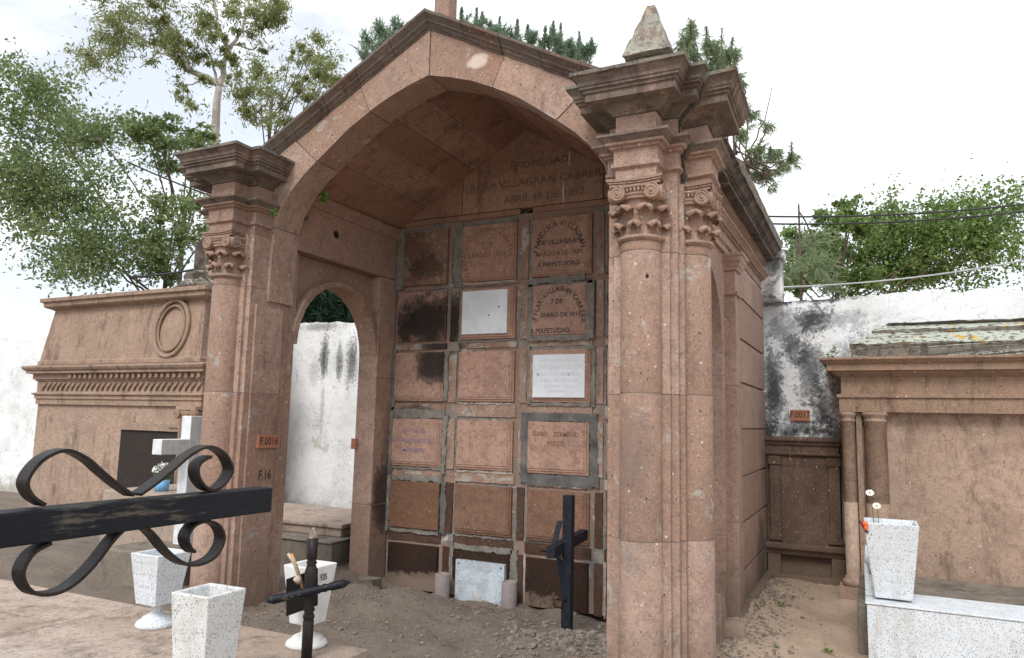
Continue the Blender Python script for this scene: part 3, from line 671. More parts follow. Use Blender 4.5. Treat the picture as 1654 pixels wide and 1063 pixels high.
# --- side entablatures
def side_ent(xf,si,name,mat):
    pf=[(p,3.10+(z-3.17)*.76) for p,z in PROF]
    poly=[(xf+si*p,z) for p,z in pf]+[(xf-si*.18,pf[-1][1]),(xf-si*.18,3.10)]
    mb=MB(); nseg=6; y0,y1=5.07,8.66
    for k in range(nseg):
        a=y0+(y1-y0)*k/nseg+.002; b_=y0+(y1-y0)*(k+1)/nseg-.002; j=random.uniform(-.004,.004)
        q=[(x+j,z+j) for x,z in poly]; ar=sum(q[i][0]*q[(i+1)%len(q)][1]-q[(i+1)%len(q)][0]*q[i][1] for i in range(len(q)))
        mb.prismY(q if ar>0 else q[::-1],a,b_,0)
    o=mb.build(name,mat,MA)
    # upper mouldings are black with mould
    me=o.data; me.materials.append(M['stone_dark']); bs=Vector(MA['_w'])
    for p in me.polygons:
        if (p.center.z+bs.z)>3.47: p.material_index=1
    return o
side_ent(-1.09,1,'side_entablature','wallside'); side_ent(-5.21,-1,'side_entablature','wallside')
mb=MB(); mb.box(-1.10,-.86,8.64,8.90,3.02,3.50,0); mb.box(-1.12,-.83,8.62,8.92,3.50,3.62,0); mb.build('parapet_stub','plaster_b',MA,bevel=.02)
# --- niche wall
YN=6.68
mb=MB(); mb.box(-4.712,-1.585,YN+.012,YN+.25,-.15,3.74,0)
mb.build('niche_wall','mortar',MA)
COLS=[(-4.665,-4.055),(-3.86,-3.225),(-3.05,-2.415),(-2.24,-1.62)]
ROWS=[(3.055,3.655),(2.44,2.975),(1.795,2.315),(1.105,1.605),(.465,.945),(-.15,.30)]
# dividing strips
mb=MB()
def strip(x0,x1,z0,z1,y=YN-.002,mat=0):
    j=.004; 
    mb.hexa([(x0+random.uniform(0,j),y,z0),(x1-random.uniform(0,j),y,z0),(x1,YN+.05,z0),(x0,YN+.05,z0),(x0+random.uniform(0,j),y,z1),(x1-random.uniform(0,j),y,z1),(x1,YN+.05,z1),(x0,YN+.05,z1)],mat)
for c in range(3):
    xa,xb=COLS[c][1],COLS[c+1][0]
    for r,(z0,z1) in enumerate(ROWS): strip(xa+.05,xb-.045,z0-.01,z1+.01,mat=1 if r>=4 else 0)
for r in range(6):
    za=ROWS[r][1]; zb=ROWS[r-1][0] if r else 3.80
    for c,(xa,xb) in enumerate(COLS):
        if r==0: continue
        strip(xa-.03,xb+.02,za+.035,zb-.03,mat=1 if r>=5 else 0)
M['wet']=stone('tuff_damp',base=(.095,.055,.04),alt=(.06,.036,.028),grime=.4,specks=.3)
M['stone_n']=stone('tuff_divider',grime=.25,mort=.35,stains=[((-3.98,6.68,2.62),(.14,.4,.36),SOOT,.95),((-4.10,6.68,2.38),(.3,.4,.07),SOOT,.9),((-3.98,6.68,3.3),(.1,.4,.3),SOOT,.6),((-4.4,6.68,1.70),(.25,.4,.07),SOOT,.7)])
roughen(mb.build('divider',['stone_n','wet'],MA),.03,.004,14)
# gable panel stones
mb=MB()
def gzc(x): return zr-sl*abs(x-CXM)
for (xa,xb) in ((-4.70,-3.90),(-3.893,-2.30),(-2.293,-1.60)):
    za=3.80
    pg=[(xa,za),(xb,za),(xb,gzc(xb)+.01)]+([(CXM,gzc(CXM)+.01)] if xa<CXM<xb else [])+[(xa,max(gzc(xa)+.01,za+.01))]
    mb.prismY(pg,YN-.012,YN+.05,0)
mb.prismY([(-4.70,3.735),(-3.2,3.735),(-3.2,3.793),(-4.70,3.793)],YN-.008,YN+.05,0); mb.prismY([(-3.06,3.735),(-1.6,3.735),(-1.6,3.793),(-3.06,3.793)],YN-.006,YN+.05,0)
gp=mb.build('gable_panel','gable',MA,bevel=.004)
mb=MB(); yy=YN-.0125
text(mb,'PROPIEDAD.',(-2.98,yy,4.225),XU,ZU,.075,0,1.15); text(mb,'ROSA VILLAGRAN CABRERA',(-3.02,yy,4.035),XU,ZU,.080,0,1.08); text(mb,'ABRIL 19 DE 1892.',(-2.93,yy,3.865),XU,ZU,.075,0,1.1)
mb.build('lettering','ink_g',gp)
# niche slabs
slabmats={}
def slabmat(r,c):
    k=(r,c)
    if k==(0,0): st=[((-4.55,6.68,3.40),(.30,.3,.42),SOOT,.45),((-4.28,6.68,3.25),(.25,.3,.16),SOOT,.6)]; return stone('slab_sooty',base=(.29,.18,.13),alt=(.23,.15,.11),stains=st,mort=.25)
    if k==(1,0): return stone('slab_burnt',base=(.36,.23,.19),alt=(.29,.18,.15),stains=[((-4.32,6.68,2.66),(.40,.4,.32),SOOT,.95),((-4.55,6.68,2.60),(.16,.3,.25),SOOT,.6)])
    if k==(2,0): return stone('slab_half_burnt',base=(.38,.25,.19),alt=(.33,.21,.165),stains=[((-4.16,6.68,2.20),(.26,.4,.28),SOOT,.93)])
    if r==0: return stone('slab_top',base=(.36,.225,.165),alt=(.30,.185,.135),specks=1)
    if r in (1,2,3): return slabmats.setdefault('m',stone('slab_mid',base=(.385,.25,.195),alt=(.35,.215,.165)))
    if r==4: return slabmats.setdefault('d',stone('slab_brown',base=(.215,.125,.085),alt=(.15,.086,.06),bs=1.0,specks=.5))
    if c==2 or True: return slabmats.setdefault('w',stone('slab_soaked',base=(.042,.024,.018),alt=(.026,.016,.012),bs=.8,specks=.15,stains=[((-3.9,6.68,-.10),(1.3,.4,.14),(.24,.18,.14),.8)]))
FRAMED={(0,1),(0,2),(1,0),(1,1),(1,2),(2,1),(2,2),(3,0),(2,0),(4,1),(3,1),(3,3),(4,2),(3,2),(2,3)}
slabs={}
for r,(z0,z1) in enumerate(ROWS):
    for c,(x0,x1) in enumerate(COLS):
        mt=slabmat(r,c); mb=MB(); jx=random.uniform(-.006,.006)
        yf=YN-.028-random.uniform(0,.006)
        x0_,x1_=x0+jx,x1+jx
        if (r,c)in FRAMED:
            mb.box(x0_,x1_,yf+.014,YN+.03,z0,z1,0)
            fr=[(.0,.014),(.022,.014),(.026,.006),(.040,.006),(.046,0)]
            # stepped frame toward the right and the bottom, as cut on these stones
            mb.box(x0_,x1_-.024,yf+.006,yf+.0135,z0+.024,z1,0)
            mb.box(x0_,x1_-.046,yf,yf+.0055,z0+.046,z1,0)
        else: mb.box(x0_,x1_,yf,YN+.03,z0,z1,0)
        o=mb.build('niche_slab',[mt],MA,bevel=.006); slabs[(r,c)]=(o,x0_,x1_,z0,z1,yf)
def L_(r,c,name='lettering'): 
    o,x0,x1,z0,z1,yf=slabs[(r,c)]; return o,(x0+x1)/2-.02,(z0+z1)/2+.02,yf
# row 1
o,cx,cz,yf=L_(0,2); mb=MB(); o['label']='niche slab with black arched inscription, top row'
arctext(mb,'FRANCISCA VILLAGRAN.',(cx,yf,cz-.10),XU,ZU,.235,.285,172,4,.052,0,.95); text(mb,'DE VILLAGRAN.',(cx+.01,yf,cz+.0),XU,ZU,.048,0,1.0); text(mb,'MARZO 8 DE 1889.',(cx,yf,cz-.115),XU,ZU,.046,1,.95); text(mb,'A PERPETUIDAD.',(cx,yf,cz-.225),XU,ZU,.046,0,.95)
mb.build('lettering',['ink','ink_f'],o)
o,cx,cz,yf=L_(0,1); mb=MB(); o['label']='niche slab with faded arched inscription, top row'
arctext(mb,'RAFAEL VILLAGRAN CABRERA',(cx,yf,cz-.06),XU,ZU,.25,.27,205,0,.046,0,.9); text(mb,'+   +',(cx,yf,cz+.05),XU,ZU,.05,0); text(mb,'JULIO 25 1923',(cx-.01,yf,cz-.07),XU,ZU,.052,0,1.0)
mb.build('lettering','ink_b',o)
o,cx,cz,yf=L_(0,0); mb=MB(); o['label']='soot-stained niche slab with illegible arched inscription'
arctext(mb,'VILLAGRAN',(cx,yf,cz-.1),XU,ZU,.23,.27,150,60,.05,0,.9); text(mb,'DE 19',(cx,yf,cz-.02),XU,ZU,.05,0)
mb.build('lettering','ink_g',o)
o,cx,cz,yf=L_(1,2); mb=MB(); o['label']='niche slab with black arched inscription in grey cement surround'
arctext(mb,'PILAR VILLAGRAN CABRERA',(cx+.01,yf,cz-.15),XU,ZU,.235,.32,172,2,.048,0,.95); text(mb,'7 DE',(cx-.01,yf,cz+.045),XU,ZU,.045,0); text(mb,'ENERO DE 1915',(cx+.03,yf,cz-.09),XU,ZU,.045,0,.95); text(mb,'A PERPETUIDAD',(cx-.08,yf,cz-.245),XU,ZU,.045,0,.9)
mb.build('lettering',['ink'],o)
def plaque(r,c,u0,u1,v0,v1,mat,lab,lines=(),holes=()):
    o,x0,x1,z0,z1,yf=slabs[(r,c)]; mb=MB(); X0=x0+(x1-x0)*u0; X1=x0+(x1-x0)*u1; Z0=z0+(z1-z0)*v0; Z1=z0+(z1-z0)*v1
    mb.box(X0,X1,yf-.012,yf-.0003,Z0,Z1,0)
    for (t,zz,h,ww) in lines: text(mb,t,((X0+X1)/2,yf-.012,Z0+(Z1-Z0)*zz),XU,ZU,h,1,ww,.001)
    for (a,b_) in holes: mb.lathe((X0+(X1-X0)*a,yf-.012,Z0+(Z1-Z0)*b_),[(.009,0),(.007,.004)],10,2,axis=(0,-1,0))
    q=mb.build('plaque',[mat,'ink_w','ink'],o); q['label']=lab; return q
plaque(1,1,.04,.87,.10,.95,'plaque','blank pale marble plaque on a niche slab',holes=((.82,.6),(.6,.42)))
plaque(2,2,.06,.92,.09,.90,'plaque','white marble plaque with faint grey lines of writing',[('AQUI DESCANSA EL',.82,.030,1.05),('SR. JOSE GALLEGOS LOPEZ',.66,.042,.80),('MARZO 19 DE 1900 MEXICO',.50,.034,.75),('ENERO 1 DE 1958 LEON',.36,.034,.75),('SU ESPOSA E HIJOS',.23,.026,1.0),('RECUERDO',.12,.024,1.0)])
# lower rows
o,cx,cz,yf=L_(3,0); mb=MB(); text(mb,'6 - 10 - 92',(cx,yf,cz+.08),XU,ZU,.045,0,1.0); text(mb,'LA NENA BONTZALL',(cx-.01,yf,cz-.02),XU,ZU,.042,0,.95); text(mb,'MARQUEZ',(cx,yf,cz-.12),XU,ZU,.040,0,1.05); mb.build('lettering','ink_v',o); o['label']='niche slab with faded violet hand lettering'
o,cx,cz,yf=L_(3,2); mb=MB(); text(mb,'ISABEL   ZERMENO',(cx,yf,cz+.09),XU,ZU,.045,0,.9); text(mb,'PEREZ',(cx,yf,cz+.0),XU,ZU,.045,0); mb.build('lettering','ink_b',o); o['label']='niche slab framed by a broad band of dark cement'
o,cx,cz,yf=L_(4,0); mb=MB()
for k,t in enumerate(('MAURICIO','MUÑOZ','LUNA')): text(mb,t,(cx-.14,yf,cz+.05-k*.07),XU,ZU,.035,0,.95)
mb.build('lettering','ink_b',o)
o,cx,cz,yf=L_(4,2); mb=MB()
for k,t in enumerate(('LUISA VDA DE LOPEZ','JUNIO','ENERO 19 DE 1940','PERPETUIDAD')): text(mb,t,(cx,yf,cz+.12-k*.068),XU,ZU,.040,0,.95)
mb.build('lettering','ink_b',o)
# marble slab bottom row
o=slabs[(5,1)][0]; mb=MB(); yq=YN-.06
X0,X1=-3.80,-3.255; mb.box(X0,X1,yq-.02,YN-.033,-.3,.215,0)
for a in (X0+.035,X1-.035): mb.lathe((a,yq-.02,.18),[(.010,0),(.008,.005)],10,1,axis=(0,-1,0))
q=mb.build('marble_plaque',['marble','ink'],o,bevel=.002); q['label']='veined bluish marble plaque behind the earth mound'
# cement smears
def smear(poly_pts,mat,th=.012,name='cement_smear'):
    mb=MB(); vs=[];n=len(poly_pts)
    for k,(x,z) in enumerate(poly_pts): vs.append((x,YN-.004,z))
    mb.add(vs,[tuple(range(n))],0); return mb
def rag(x0,x1,z0,z1,mat,y=YN-.016,amp=.014,step=.03):
    """ragged-edged trowelled band"""
    pts=[]; step=.012; sd_=x0*7.3+z0*3.1
    def j(t,k):
        q=Vector((t*9+sd_,k*5.3,sd_)); return amp*(1.5*mn.noise(q)+1.0*mn.noise(q*3.3)+.5*mn.noise(q*9))
    n=max(3,int((x1-x0)/step)); n2=max(3,int((z1-z0)/step))
    pts+=[(x0+(x1-x0)*i/n,z0+j(i/n*(x1-x0),0)) for i in range(n)]; pts+=[(x1+j(i/n2*(z1-z0),1),z0+(z1-z0)*i/n2) for i in range(n2)]
    pts+=[(x1-(x1-x0)*i/n,z1+j(i/n*(x1-x0),2)) for i in range(n)]; pts+=[(x0+j(i/n2*(z1-z0),3),z1-(z1-z0)*i/n2) for i in range(n2)]
    mq=MB(); mq.prismY(pts,y,YN+.02,0); mq.build('mortar_band',mat,MA)
RAG={}
o,x0,x1,z0,z1,yf=slabs[(3,2)]
rag(x0-.085,x0-.004,z0-.10,z1+.085,'mort_d',y=YN-.014,amp=.009); rag(x1+.004,x1+.085,z0-.10,z1+.085,'mort_d',y=YN-.014,amp=.011); rag(x0-.004,x1+.004,z1+.004,z1+.085,'mort_d',y=YN-.013,amp=.008); rag(x0-.05,x1+.10,z0-.115,z0-.004,'mort_d',y=YN-.012,amp=.012)
o,x0,x1,z0,z1,yf=slabs[(4,0)]
rag(x0-.06,x0-.006,z0-.05,z1+.12,'mort_g',amp=.012); rag(x1+.006,x1+.075,z0-.03,z1+.02,'mort_d',amp=.015); rag(x0+.0,x1+.02,z1+.006,z1+.07,'mort_g',amp=.014); rag(x0-.02,x1,z0-.05,z0-.008,'mort_g',amp=.01); rag(x0-.05,x0-.0,z1+.06,z1+.22,'mort_d',y=YN-.02)
o,x0,x1,z0,z1,yf=slabs[(3,0)]
rag(x0-.05,x0-.004,z0-.08,z1+.12,'mort_g',amp=.009); rag(x1+.005,x1+.06,z0-.06,z1+.05,'mort_g',amp=.014); rag(x0,x1,z0-.03,z0-.006,'mort_g',amp=.006); rag(x0,x1+.02,z1+.005,z1+.10,'mort_g',amp=.012,y=YN-.01)
o,x0,x1,z0,z1,yf=slabs[(2,0)]
rag(x0-.045,x0-.004,z0-.1,z1+.05,'mort_g',amp=.008); rag(x1+.005,x1+.05,z0,z1,'mort_g',amp=.013)
o,x0,x1,z0,z1,yf=slabs[(1,2)]
rag(x0-.03,x0+.02,z0-.03,z1,'mort_g',amp=.008,y=yf-.006); rag(x0-.03,x1+.03,z1-.015,z1+.005,'mort_g',amp=.008,y=yf-.006); rag(x1-.03,x1+.04,z0-.03,z1+.02,'mort_g',amp=.01,y=yf-.006); rag(x0,x1,z0-.04,z0+.015,'mort_g',amp=.01,y=yf-.005); rag(x0-.03,x1-.06,z1+.01,z1+.075,'mort_g',amp=.008)
o,x0,x1,z0,z1,yf=slabs[(2,2)]
rag(x0-.035,x0+.015,z0-.02,z1+.03,'mort_g',amp=.006,y=yf+.003); rag(x0,x1+.03,z1-.01,z1+.03,'mort_g',amp=.007,y=yf+.003); rag(x1+.004,x1+.05,z0-.04,z1+.02,'mort_g',amp=.008); rag(x0,x1,z0-.035,z0-.004,'mort_g',amp=.008)
o,x0,x1,z0,z1,yf=slabs[(0,0)]; rag(x0-.04,x0+.05,z0-.03,z1+.05,'mort_g',amp=.012,y=yf-.003); rag(x0,x1,z1-.01,z1+.03,'mort_g',amp=.01)
o,x0,x1,z0,z1,yf=slabs[(0,1)]; rag(x0,x1,z1-.01,z1+.05,'mort_g',amp=.012); rag(x0-.12,x0-.02,z0-.05,z1+.05,'mort_g',amp=.014,y=YN-.010)
o,x0,x1,z0,z1,yf=slabs[(5,1)]; rag(x0-.05,x0-.005,-.15,z1+.03,'mort_g',amp=.01); rag(x0,x1+.02,z1+.004,z1+.06,'mort_g',amp=.012); rag(x1+.005,x1+.08,-.1,z1+.05,'mort_g',amp=.013)
for r in range(6):
    for c in (1,2,3):
        o,x0,x1,z0,z1,yf=slabs[(r,c)]
        if (r,c) in ((3,2),(1,2),(2,2),(5,1)): continue
        rag(x0-.03,x0-.008,z0-.02,z1+.02,'mort_g' if r<5 else 'mort_l',amp=.007,y=YN-.009)
        if c==1: rag(x0,x1,z0-.03,z0-.008,'mort_l' if r in(0,2,3) else 'mort_g',amp=.008,y=YN-.009)
# number tile and painted number on the far pier's inner side face
def face_x(px,py,x): return Vector(onX(px,py,x))
xs=CXM-1.84+.254
a=face_x(415,703,xs); b_=face_x(448,723,xs)
mb=MB(); mb.box(xs+.0005,xs+.02,a.y,b_.y,b_.z,a.z,0)
text(mb,'F.0016',(xs+.02,(a.y+b_.y)/2,b_.z+.028),(0,1,0),ZU,.066,1,.85,.001)
q=mb.build('number_tile',['tile','ink'],MA,bevel=0); q['label']='small clay tile reading F.0016'
mb=MB(); a=face_x(427,774,xs); text(mb,'F.16',(xs,a.y,a.z),(0,1,0),ZU,.078,0,.8,.002); mb.build('painted_number','ink',MA)
mb=MB(); p_=onY(571,716,6.39); mb.box(-4.99,-4.93,6.362,6.388,p_[2]-.06,p_[2]+.05,0); q=mb.build('number_tile',['tile'],MA); q['label']='broken corner of a clay tile on the rear pier edge'
# finial on near pier and cross post on ridge
fc=(CXM+1.84,4.83)
mb=MB(); mb.box(fc[0]-.10,fc[0]+.10,fc[1]-.10,fc[1]+.10,3.862,4.14,0)
h=.168; mb.add([(fc[0]-h,fc[1]-h,4.145),(fc[0]+h,fc[1]-h,4.145),(fc[0]+h,fc[1]+h,4.145),(fc[0]-h,fc[1]+h,4.145),(fc[0]-.025,fc[1]-.025,4.56),(fc[0]+.025,fc[1]-.025,4.56),(fc[0]+.025,fc[1]+.025,4.56),(fc[0]-.025,fc[1]+.025,4.56)],[(3,2,1,0),(4,5,6,7),(0,1,5,4),(1,2,6,5),(2,3,7,6),(3,0,4,7)],0)
roughen(mb.build('finial','finial',MA),.05,.008,14)
mb=MB(); mb.box(CXM-.075,CXM+.07,4.94,5.08,4.93,5.75,0); mb.box(CXM-.30,CXM+.30,4.95,5.07,5.38,5.52,0); mb.build('roof_cross','stone_c',MA,bevel=.01)
# pinned fern tufts etc
def leaf_mesh(name,cents,size,mat,parent=None,base=(0,0,0),asp=.35,droop=0.0,rs=1):
    """many small leaf quads (bent rhombs), cents Nx3"""
    r=np.random.default_rng(rs); n=len(cents); C=np.asarray(cents,float)
    d=r.normal(size=(n,3)); d/=np.linalg.norm(d,axis=1)[:,None]; d[:,2]-=droop; d/=np.linalg.norm(d,axis=1)[:,None]
    e=r.normal(size=(n,3)); e-= (e*d).sum(1)[:,None]*d; e/=np.linalg.norm(e,axis=1)[:,None]
    s=size*r.uniform(.6,1.3,n)[:,None]
    V=np.stack([C-d*s*.5,C+e*s*asp*.5,C+d*s*.5,C-e*s*asp*.5],1).reshape(-1,3)
    bs=np.array(parent['_w'] if parent is not None else base)
    V-=bs; F=np.arange(4*n).reshape(n,4)
    me=bpy.data.meshes.new(name); me.vertices.add(4*n); me.vertices.foreach_set('co',V.ravel()); me.loops.add(4*n); me.loops.foreach_set('vertex_index',F.ravel()); me.polygons.add(n); me.polygons.foreach_set('loop_start',np.arange(0,4*n,4)); me.polygons.foreach_set('loop_total',np.full(n,4)); me.update(calc_edges=True); me.validate()
    me.materials.append(M[mat]); o=bpy.data.objects.new(name,me); COL.objects.link(o)
    if parent is not None:o.parent=parent
    else:o.location=base
    return o
def clump(c,r,n,seed,fill=.5):
    g=np.random.default_rng(seed); d=g.normal(size=(n,3)); d/=np.linalg.norm(d,axis=1)[:,None]; q=g.uniform(fill,1,n)**(1/1.5)
    return np.asarray(c)+d*q[:,None]*np.asarray(r)
def weed(p,s,seed,label):
    p=np.array(p); g=np.random.default_rng(seed); mb=MB()
    for k in range(g.integers(5,9)):
        a=g.uniform(0,2*PI); l=s*g.uniform(.6,1.2); d=Vector((math.cos(a),math.sin(a),0)); sd=Vector((-math.sin(a),math.cos(a),0)); P=Vector(p)
        pts=[P,P+d*l*.45+Vector((0,0,l*.5)),P+d*l+Vector((0,0,l*.35))]; w_=l*.14
        mb.add([pts[0],pts[1]+sd*w_,pts[2],pts[1]-sd*w_,pts[0]-Vector((0,0,.003)),pts[1]-Vector((0,0,.004))],[(0,1,2,3),(4,5,1),(4,3,5)],0)
    o=mb.build('weed','weed',None,tuple(p)); return tag(o,label,'weed','weeds in the dirt by the side wall')
tag(leaf_mesh('fern',clump(onY(524,318,5.03),(.05,.03,.06),60,5),.05,'weed',None,tuple(onY(524,318,5.03)),rs=2),'small green fern hanging inside the left haunch of the pointed arch','fern')
tag(leaf_mesh('sprout',clump(onY(443,343,4.60),(.03,.03,.04),40,6),.035,'weed',None,tuple(onY(443,343,4.60)),rs=3),'tiny bright green sprout on the far pier below its cornice','sprout')
# ---------------------------------------------------------------- plaster wall behind
def rough_wall(name,x0,x1,z1f,mat,label):
    mb=MB(); n=int((x1-x0)/.05); r=random.Random(5); top=[]
    for i in range(n+1):
        x=x0+(x1-x0)*i/n; top.append((x,z1f+.02*math.sin(x*3)+.04*mn.noise(Vector((x*4,1,2)))+r.uniform(-.008,.008)))
    pg=[(x0,-.2),(x1,-.2)]+top[::-1]; mb.prismY(pg,8.93,9.2,0)
    pg2=[(a,b_+.001) for a,b_ in top]; 
    o=mb.build(name,mat,None,((x0+x1)/2,8.7,0)); return tag(o,label,'wall')
rough_wall('boundary_wall',-45,-3.0,3.06,'plaster','long whitewashed boundary wall with grey mould streaks seen through the side arch')
rough_wall('boundary_wall',-2.99,16,3.075,'plaster_b','whitewashed wall section heavily stained black right of the mausoleum')
# ---------------------------------------------------------------- right: small wall tomb F.17
T=thing('wall_tomb',(-.70,8.5,0),'low dark pink stone wall tomb numbered 17, set in the shaded corner between two mausoleums','tomb')
mb=MB(); yw=8.60
mb.box(-1.06,-.32,yw,8.93,-.1,1.34,0)
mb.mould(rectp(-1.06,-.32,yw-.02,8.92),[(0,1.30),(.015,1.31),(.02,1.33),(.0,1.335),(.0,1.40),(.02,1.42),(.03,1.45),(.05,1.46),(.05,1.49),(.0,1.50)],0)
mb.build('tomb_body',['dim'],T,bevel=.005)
mb=MB()
for xx in (-1.02,-.43): mb.box(xx,xx+.11,yw-.05,yw-.001,.42,1.29,0); mb.box(xx-.01,xx+.12,yw-.065,yw-.0015,1.20,1.292,0); mb.box(xx-.01,xx+.12,yw-.065,yw-.0015,.40,.46,0)
mb.mould(rectp(-1.06,-.30,yw-.08,8.8),[(0,.26),(.02,.30),(.05,.33),(.05,.37),(0,.385)],0)
for xx in (-1.05,-.42): mb.box(xx,xx+.13,yw-.09,yw-.001,.0,.26,0)
mb.box(-1.07,-.28,yw-.10,yw-.0015,-.1,.06,0)
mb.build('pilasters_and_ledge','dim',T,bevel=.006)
mb=MB()
text(mb,'E.17',(-.73,yw-.0215,1.345),XU,ZU,.055,0,.9); text(mb,'MA. LUZ  DE LA  CRUZ',(-.69,yw,1.18),XU,ZU,.035,0,1)
mb.build('painted_number','ink',T)
tl=onY(1277,662,8.93); br=onY(1308,680,8.93)
mb=MB(); mb.box(tl[0],br[0],8.905,8.929,br[2],tl[2],0); text(mb,'F.0017',((tl[0]+br[0])/2,8.905,br[2]+.035),XU,ZU,.07,1,.8,.001)
tag(mb.build('number_tile',['tile','ink'],None,(tl[0],8.9,tl[2])),'small clay tile reading F.0017 on the mouldy plaster above the wall tomb','number tile')
# ---------------------------------------------------------------- right mausoleum
R2=thing('small_mausoleum',(.9,8.3,0),'flat-topped pink stone mausoleum with half columns at the far right','mausoleum')
yr=7.9
mb=MB()
mb.box(-.20,2.4,yr+.10,8.9,-.1,1.93,0)
mb.mould(rectp(-.278,2.4,yr-.02,8.85),[(0,1.765),(0,1.90),(.02,1.905),(.02,1.935),(-.02,1.94),(-.02,2.10),(0,2.11),(.03,2.13),(.05,2.14),(.05,2.155),(.10,2.16),(.10,2.22),(.125,2.235),(.15,2.26),(.16,2.262),(.16,2.285),(.0,2.30)],0)
mb.build('wall',['ext'],R2,bevel=.004)
mb=MB()
mb.mould(rectp(-.28,2.45,yr-.0,8.8),[(-.12,2.30),(-.12,2.40),(-.11,2.44),(-.32,2.56),(-.32,2.60),(-.50,2.68)],0); roughen(mb.build('roof','lichen',R2),.04,.014,12)
def half_col(mbx,x,y,r,z0,z1):
    mbx.lathe((x,y,0),[(r+.03,z0),(r+.035,z0+.03),(r+.03,z0+.06),(r+.012,z0+.065),(r+.012,z0+.09),(r,z0+.10),(r,z0+.78),(r-.004,z0+.783),(r-.004,z0+.787),(r,z0+.79),(r,z1-.09),(r+.008,z1-.085),(r+.008,z1-.075),(r,z1-.07),(r+.005,z1-.045),(r+.03,z1-.02),(r+.03,z1)],28,0)
for cx_ in (-.205,.03,1.9,2.2):
    mb=MB(); rr=.062 if cx_<0 else .1; half_col(mb,cx_,yr+.06,rr,.12,1.763); mb.box(cx_-rr-.06,cx_+rr+.06,yr-.08,yr+.2,-.05,.12,0); mb.build('column','ext',R2)
mb=MB(); mb.box(-.135,-.085,yr+.03,yr+.11,.1,1.763,0); mb.build('pilaster','ext',R2,bevel=.004)
tag(leaf_mesh('sprout',np.vstack([clump(onY(1342,573,7.85),(.05,.03,.05),50,8),clump(onY(1349,566,7.85),(.04,.03,.04),30,9),clump(onY(1327,590,7.8),(.02,.03,.03),14,10)]),.035,'weed',None,tuple(onY(1342,573,7.85)),rs=5),'small green weeds growing on the lichen-covered cornice of the right mausoleum','weed')
# ---------------------------------------------------------------- white tomb at right edge
T=thing('terrazzo_tomb',(.3,6.6,0),'white terrazzo tomb on a mossy concrete kerb at the right edge','tomb')
mb=MB(); mb.box(-.14,1.6,6.12,7.5,-.05,.34,0); mb.build('kerb','concrete',T,bevel=.015)
mb=MB()
mb.box(-.075,1.5,5.98,6.45,-.02,.37,0); mb.box(-.085,1.51,5.97,6.46,.372,.385,0)
pf=[(-.085,.386),(.06,.386),(.05,.43),(-.0,.44),(-.02,.47),(-.03,.53),(-.05,.54),(-.06,.60),(-.085,.62)]
mb.prismY(pf,6.2,7.2,0)
mb.build('tomb_body',['terrazzo2'],T,bevel=.006)
def planter(name,cx,cy,zt,zb,wt,wb,mat,label,foot=None,group=None,rot=0,cat='planter',txt=None):
    T=thing(name,(cx,cy,zb if not foot else foot),label,cat,group); mb=MB(); t=.022; ca,sa=math.cos(rot),math.sin(rot)
    def sq(w,z): return [(cx+x*ca-y*sa,cy+x*sa+y*ca,z) for x,y in ((-w,-w),(w,-w),(w,w),(-w,w))]
    a,b_=wt/2,wb/2
    V=sq(b_,zb)+sq(a,zt)+sq(a-t,zt)+sq(b_-t+.01,zt-.16)
    F=[(3,2,1,0)]
    for q in range(3):
        o=q*4
        for i in range(4): F.append((o+i,o+(i+1)%4,o+4+(i+1)%4,o+4+i))
    F.append((12,13,14,15)); mb.add(V,F,0)
    mb.build('bowl',mat,T,bevel=.006,seg=2)
    if foot is not None:
        mb=MB(); h=zb-foot; mb.lathe((cx,cy,0),[(.105,foot),(.112,foot+h*.10),(.105,foot+h*.22),(.085,foot+h*.30),(.075,foot+h*.42),(.05,foot+h*.5),(.033,foot+h*.6),(.033,foot+h*.85),(.05,zb-.001)],28,0); mb.build('foot',mat,T)
    return T
P_=planter('flower_planter',.10,6.22,.93,.40,.36,.24,'terrazzo2','tapered white terrazzo planter with orange flower at right edge')
# orange flower and daisies
T=thing('orange_flower',tuple(deep(1400,868,5.35)),'wilted orange-red flower with maroon leaves leaning out of the white planter','flower')
b0=Vector(deep(1410,872,5.38)); mb=MB()
for (px,py,s) in ((1396,846,.018),(1398,852,.02),(1400,847,.015)): mb.lathe(deep(px,py,5.30),[(.002,-s*1.3),(s*.7,-s*.5),(s*.8,s*.2),(.002,s*1.3)],10,0)
mb.build('petals','red',T)
mb=MB()
for (px,py) in ((1386,836),(1389,843),(1393,838),(1392,850),(1404,868),(1407,862)):
    p=Vector(deep(px,py,5.30)); mb.tube([b0*.5+p*.5+Vector((0,0,-.01)),p],[.007,.002],5,0)
mb.tube([b0,Vector(deep(1399,856,5.30)),Vector(deep(1390,842,5.30))],[.008,.007,.003],6,0); mb.build('leaves','maroon',T)
def daisy(px,py,qx,qy,dep,label,r=.02,g='white flowers'):
    c=Vector(deep(px,py,dep)); b0=Vector(deep(qx,qy,dep)); T=thing('daisy',tuple(b0),label,'flower',g); mb=MB()
    mb.tube([b0,(b0+c)/2+Vector((.004,0,0)),c],[.003,.0025,.002],5,0); mb.build('stem','weed',T)
    mb=MB(); v=(Vector(EYE)-c).normalized(); v=(v+Vector((0,0,.8))).normalized(); u=v.orthogonal().normalized(); w_=v.cross(u)
    for k in range(11):
        a=2*PI*k/11; d=u*math.cos(a)+w_*math.sin(a); s=v.cross(d); mb.add([c+d*r*.2,c+d*r*.7+s*r*.24+v*.002,c+d*r*1.1,c+d*r*.7-s*r*.24+v*.002],[(0,1,2,3)],0)
    mb.lathe(c,[(r*.3,0),(r*.25,.004),(.001,.006)],8,1,axis=tuple(v)); mb.build('flower_head',['petal','yellow'],T)
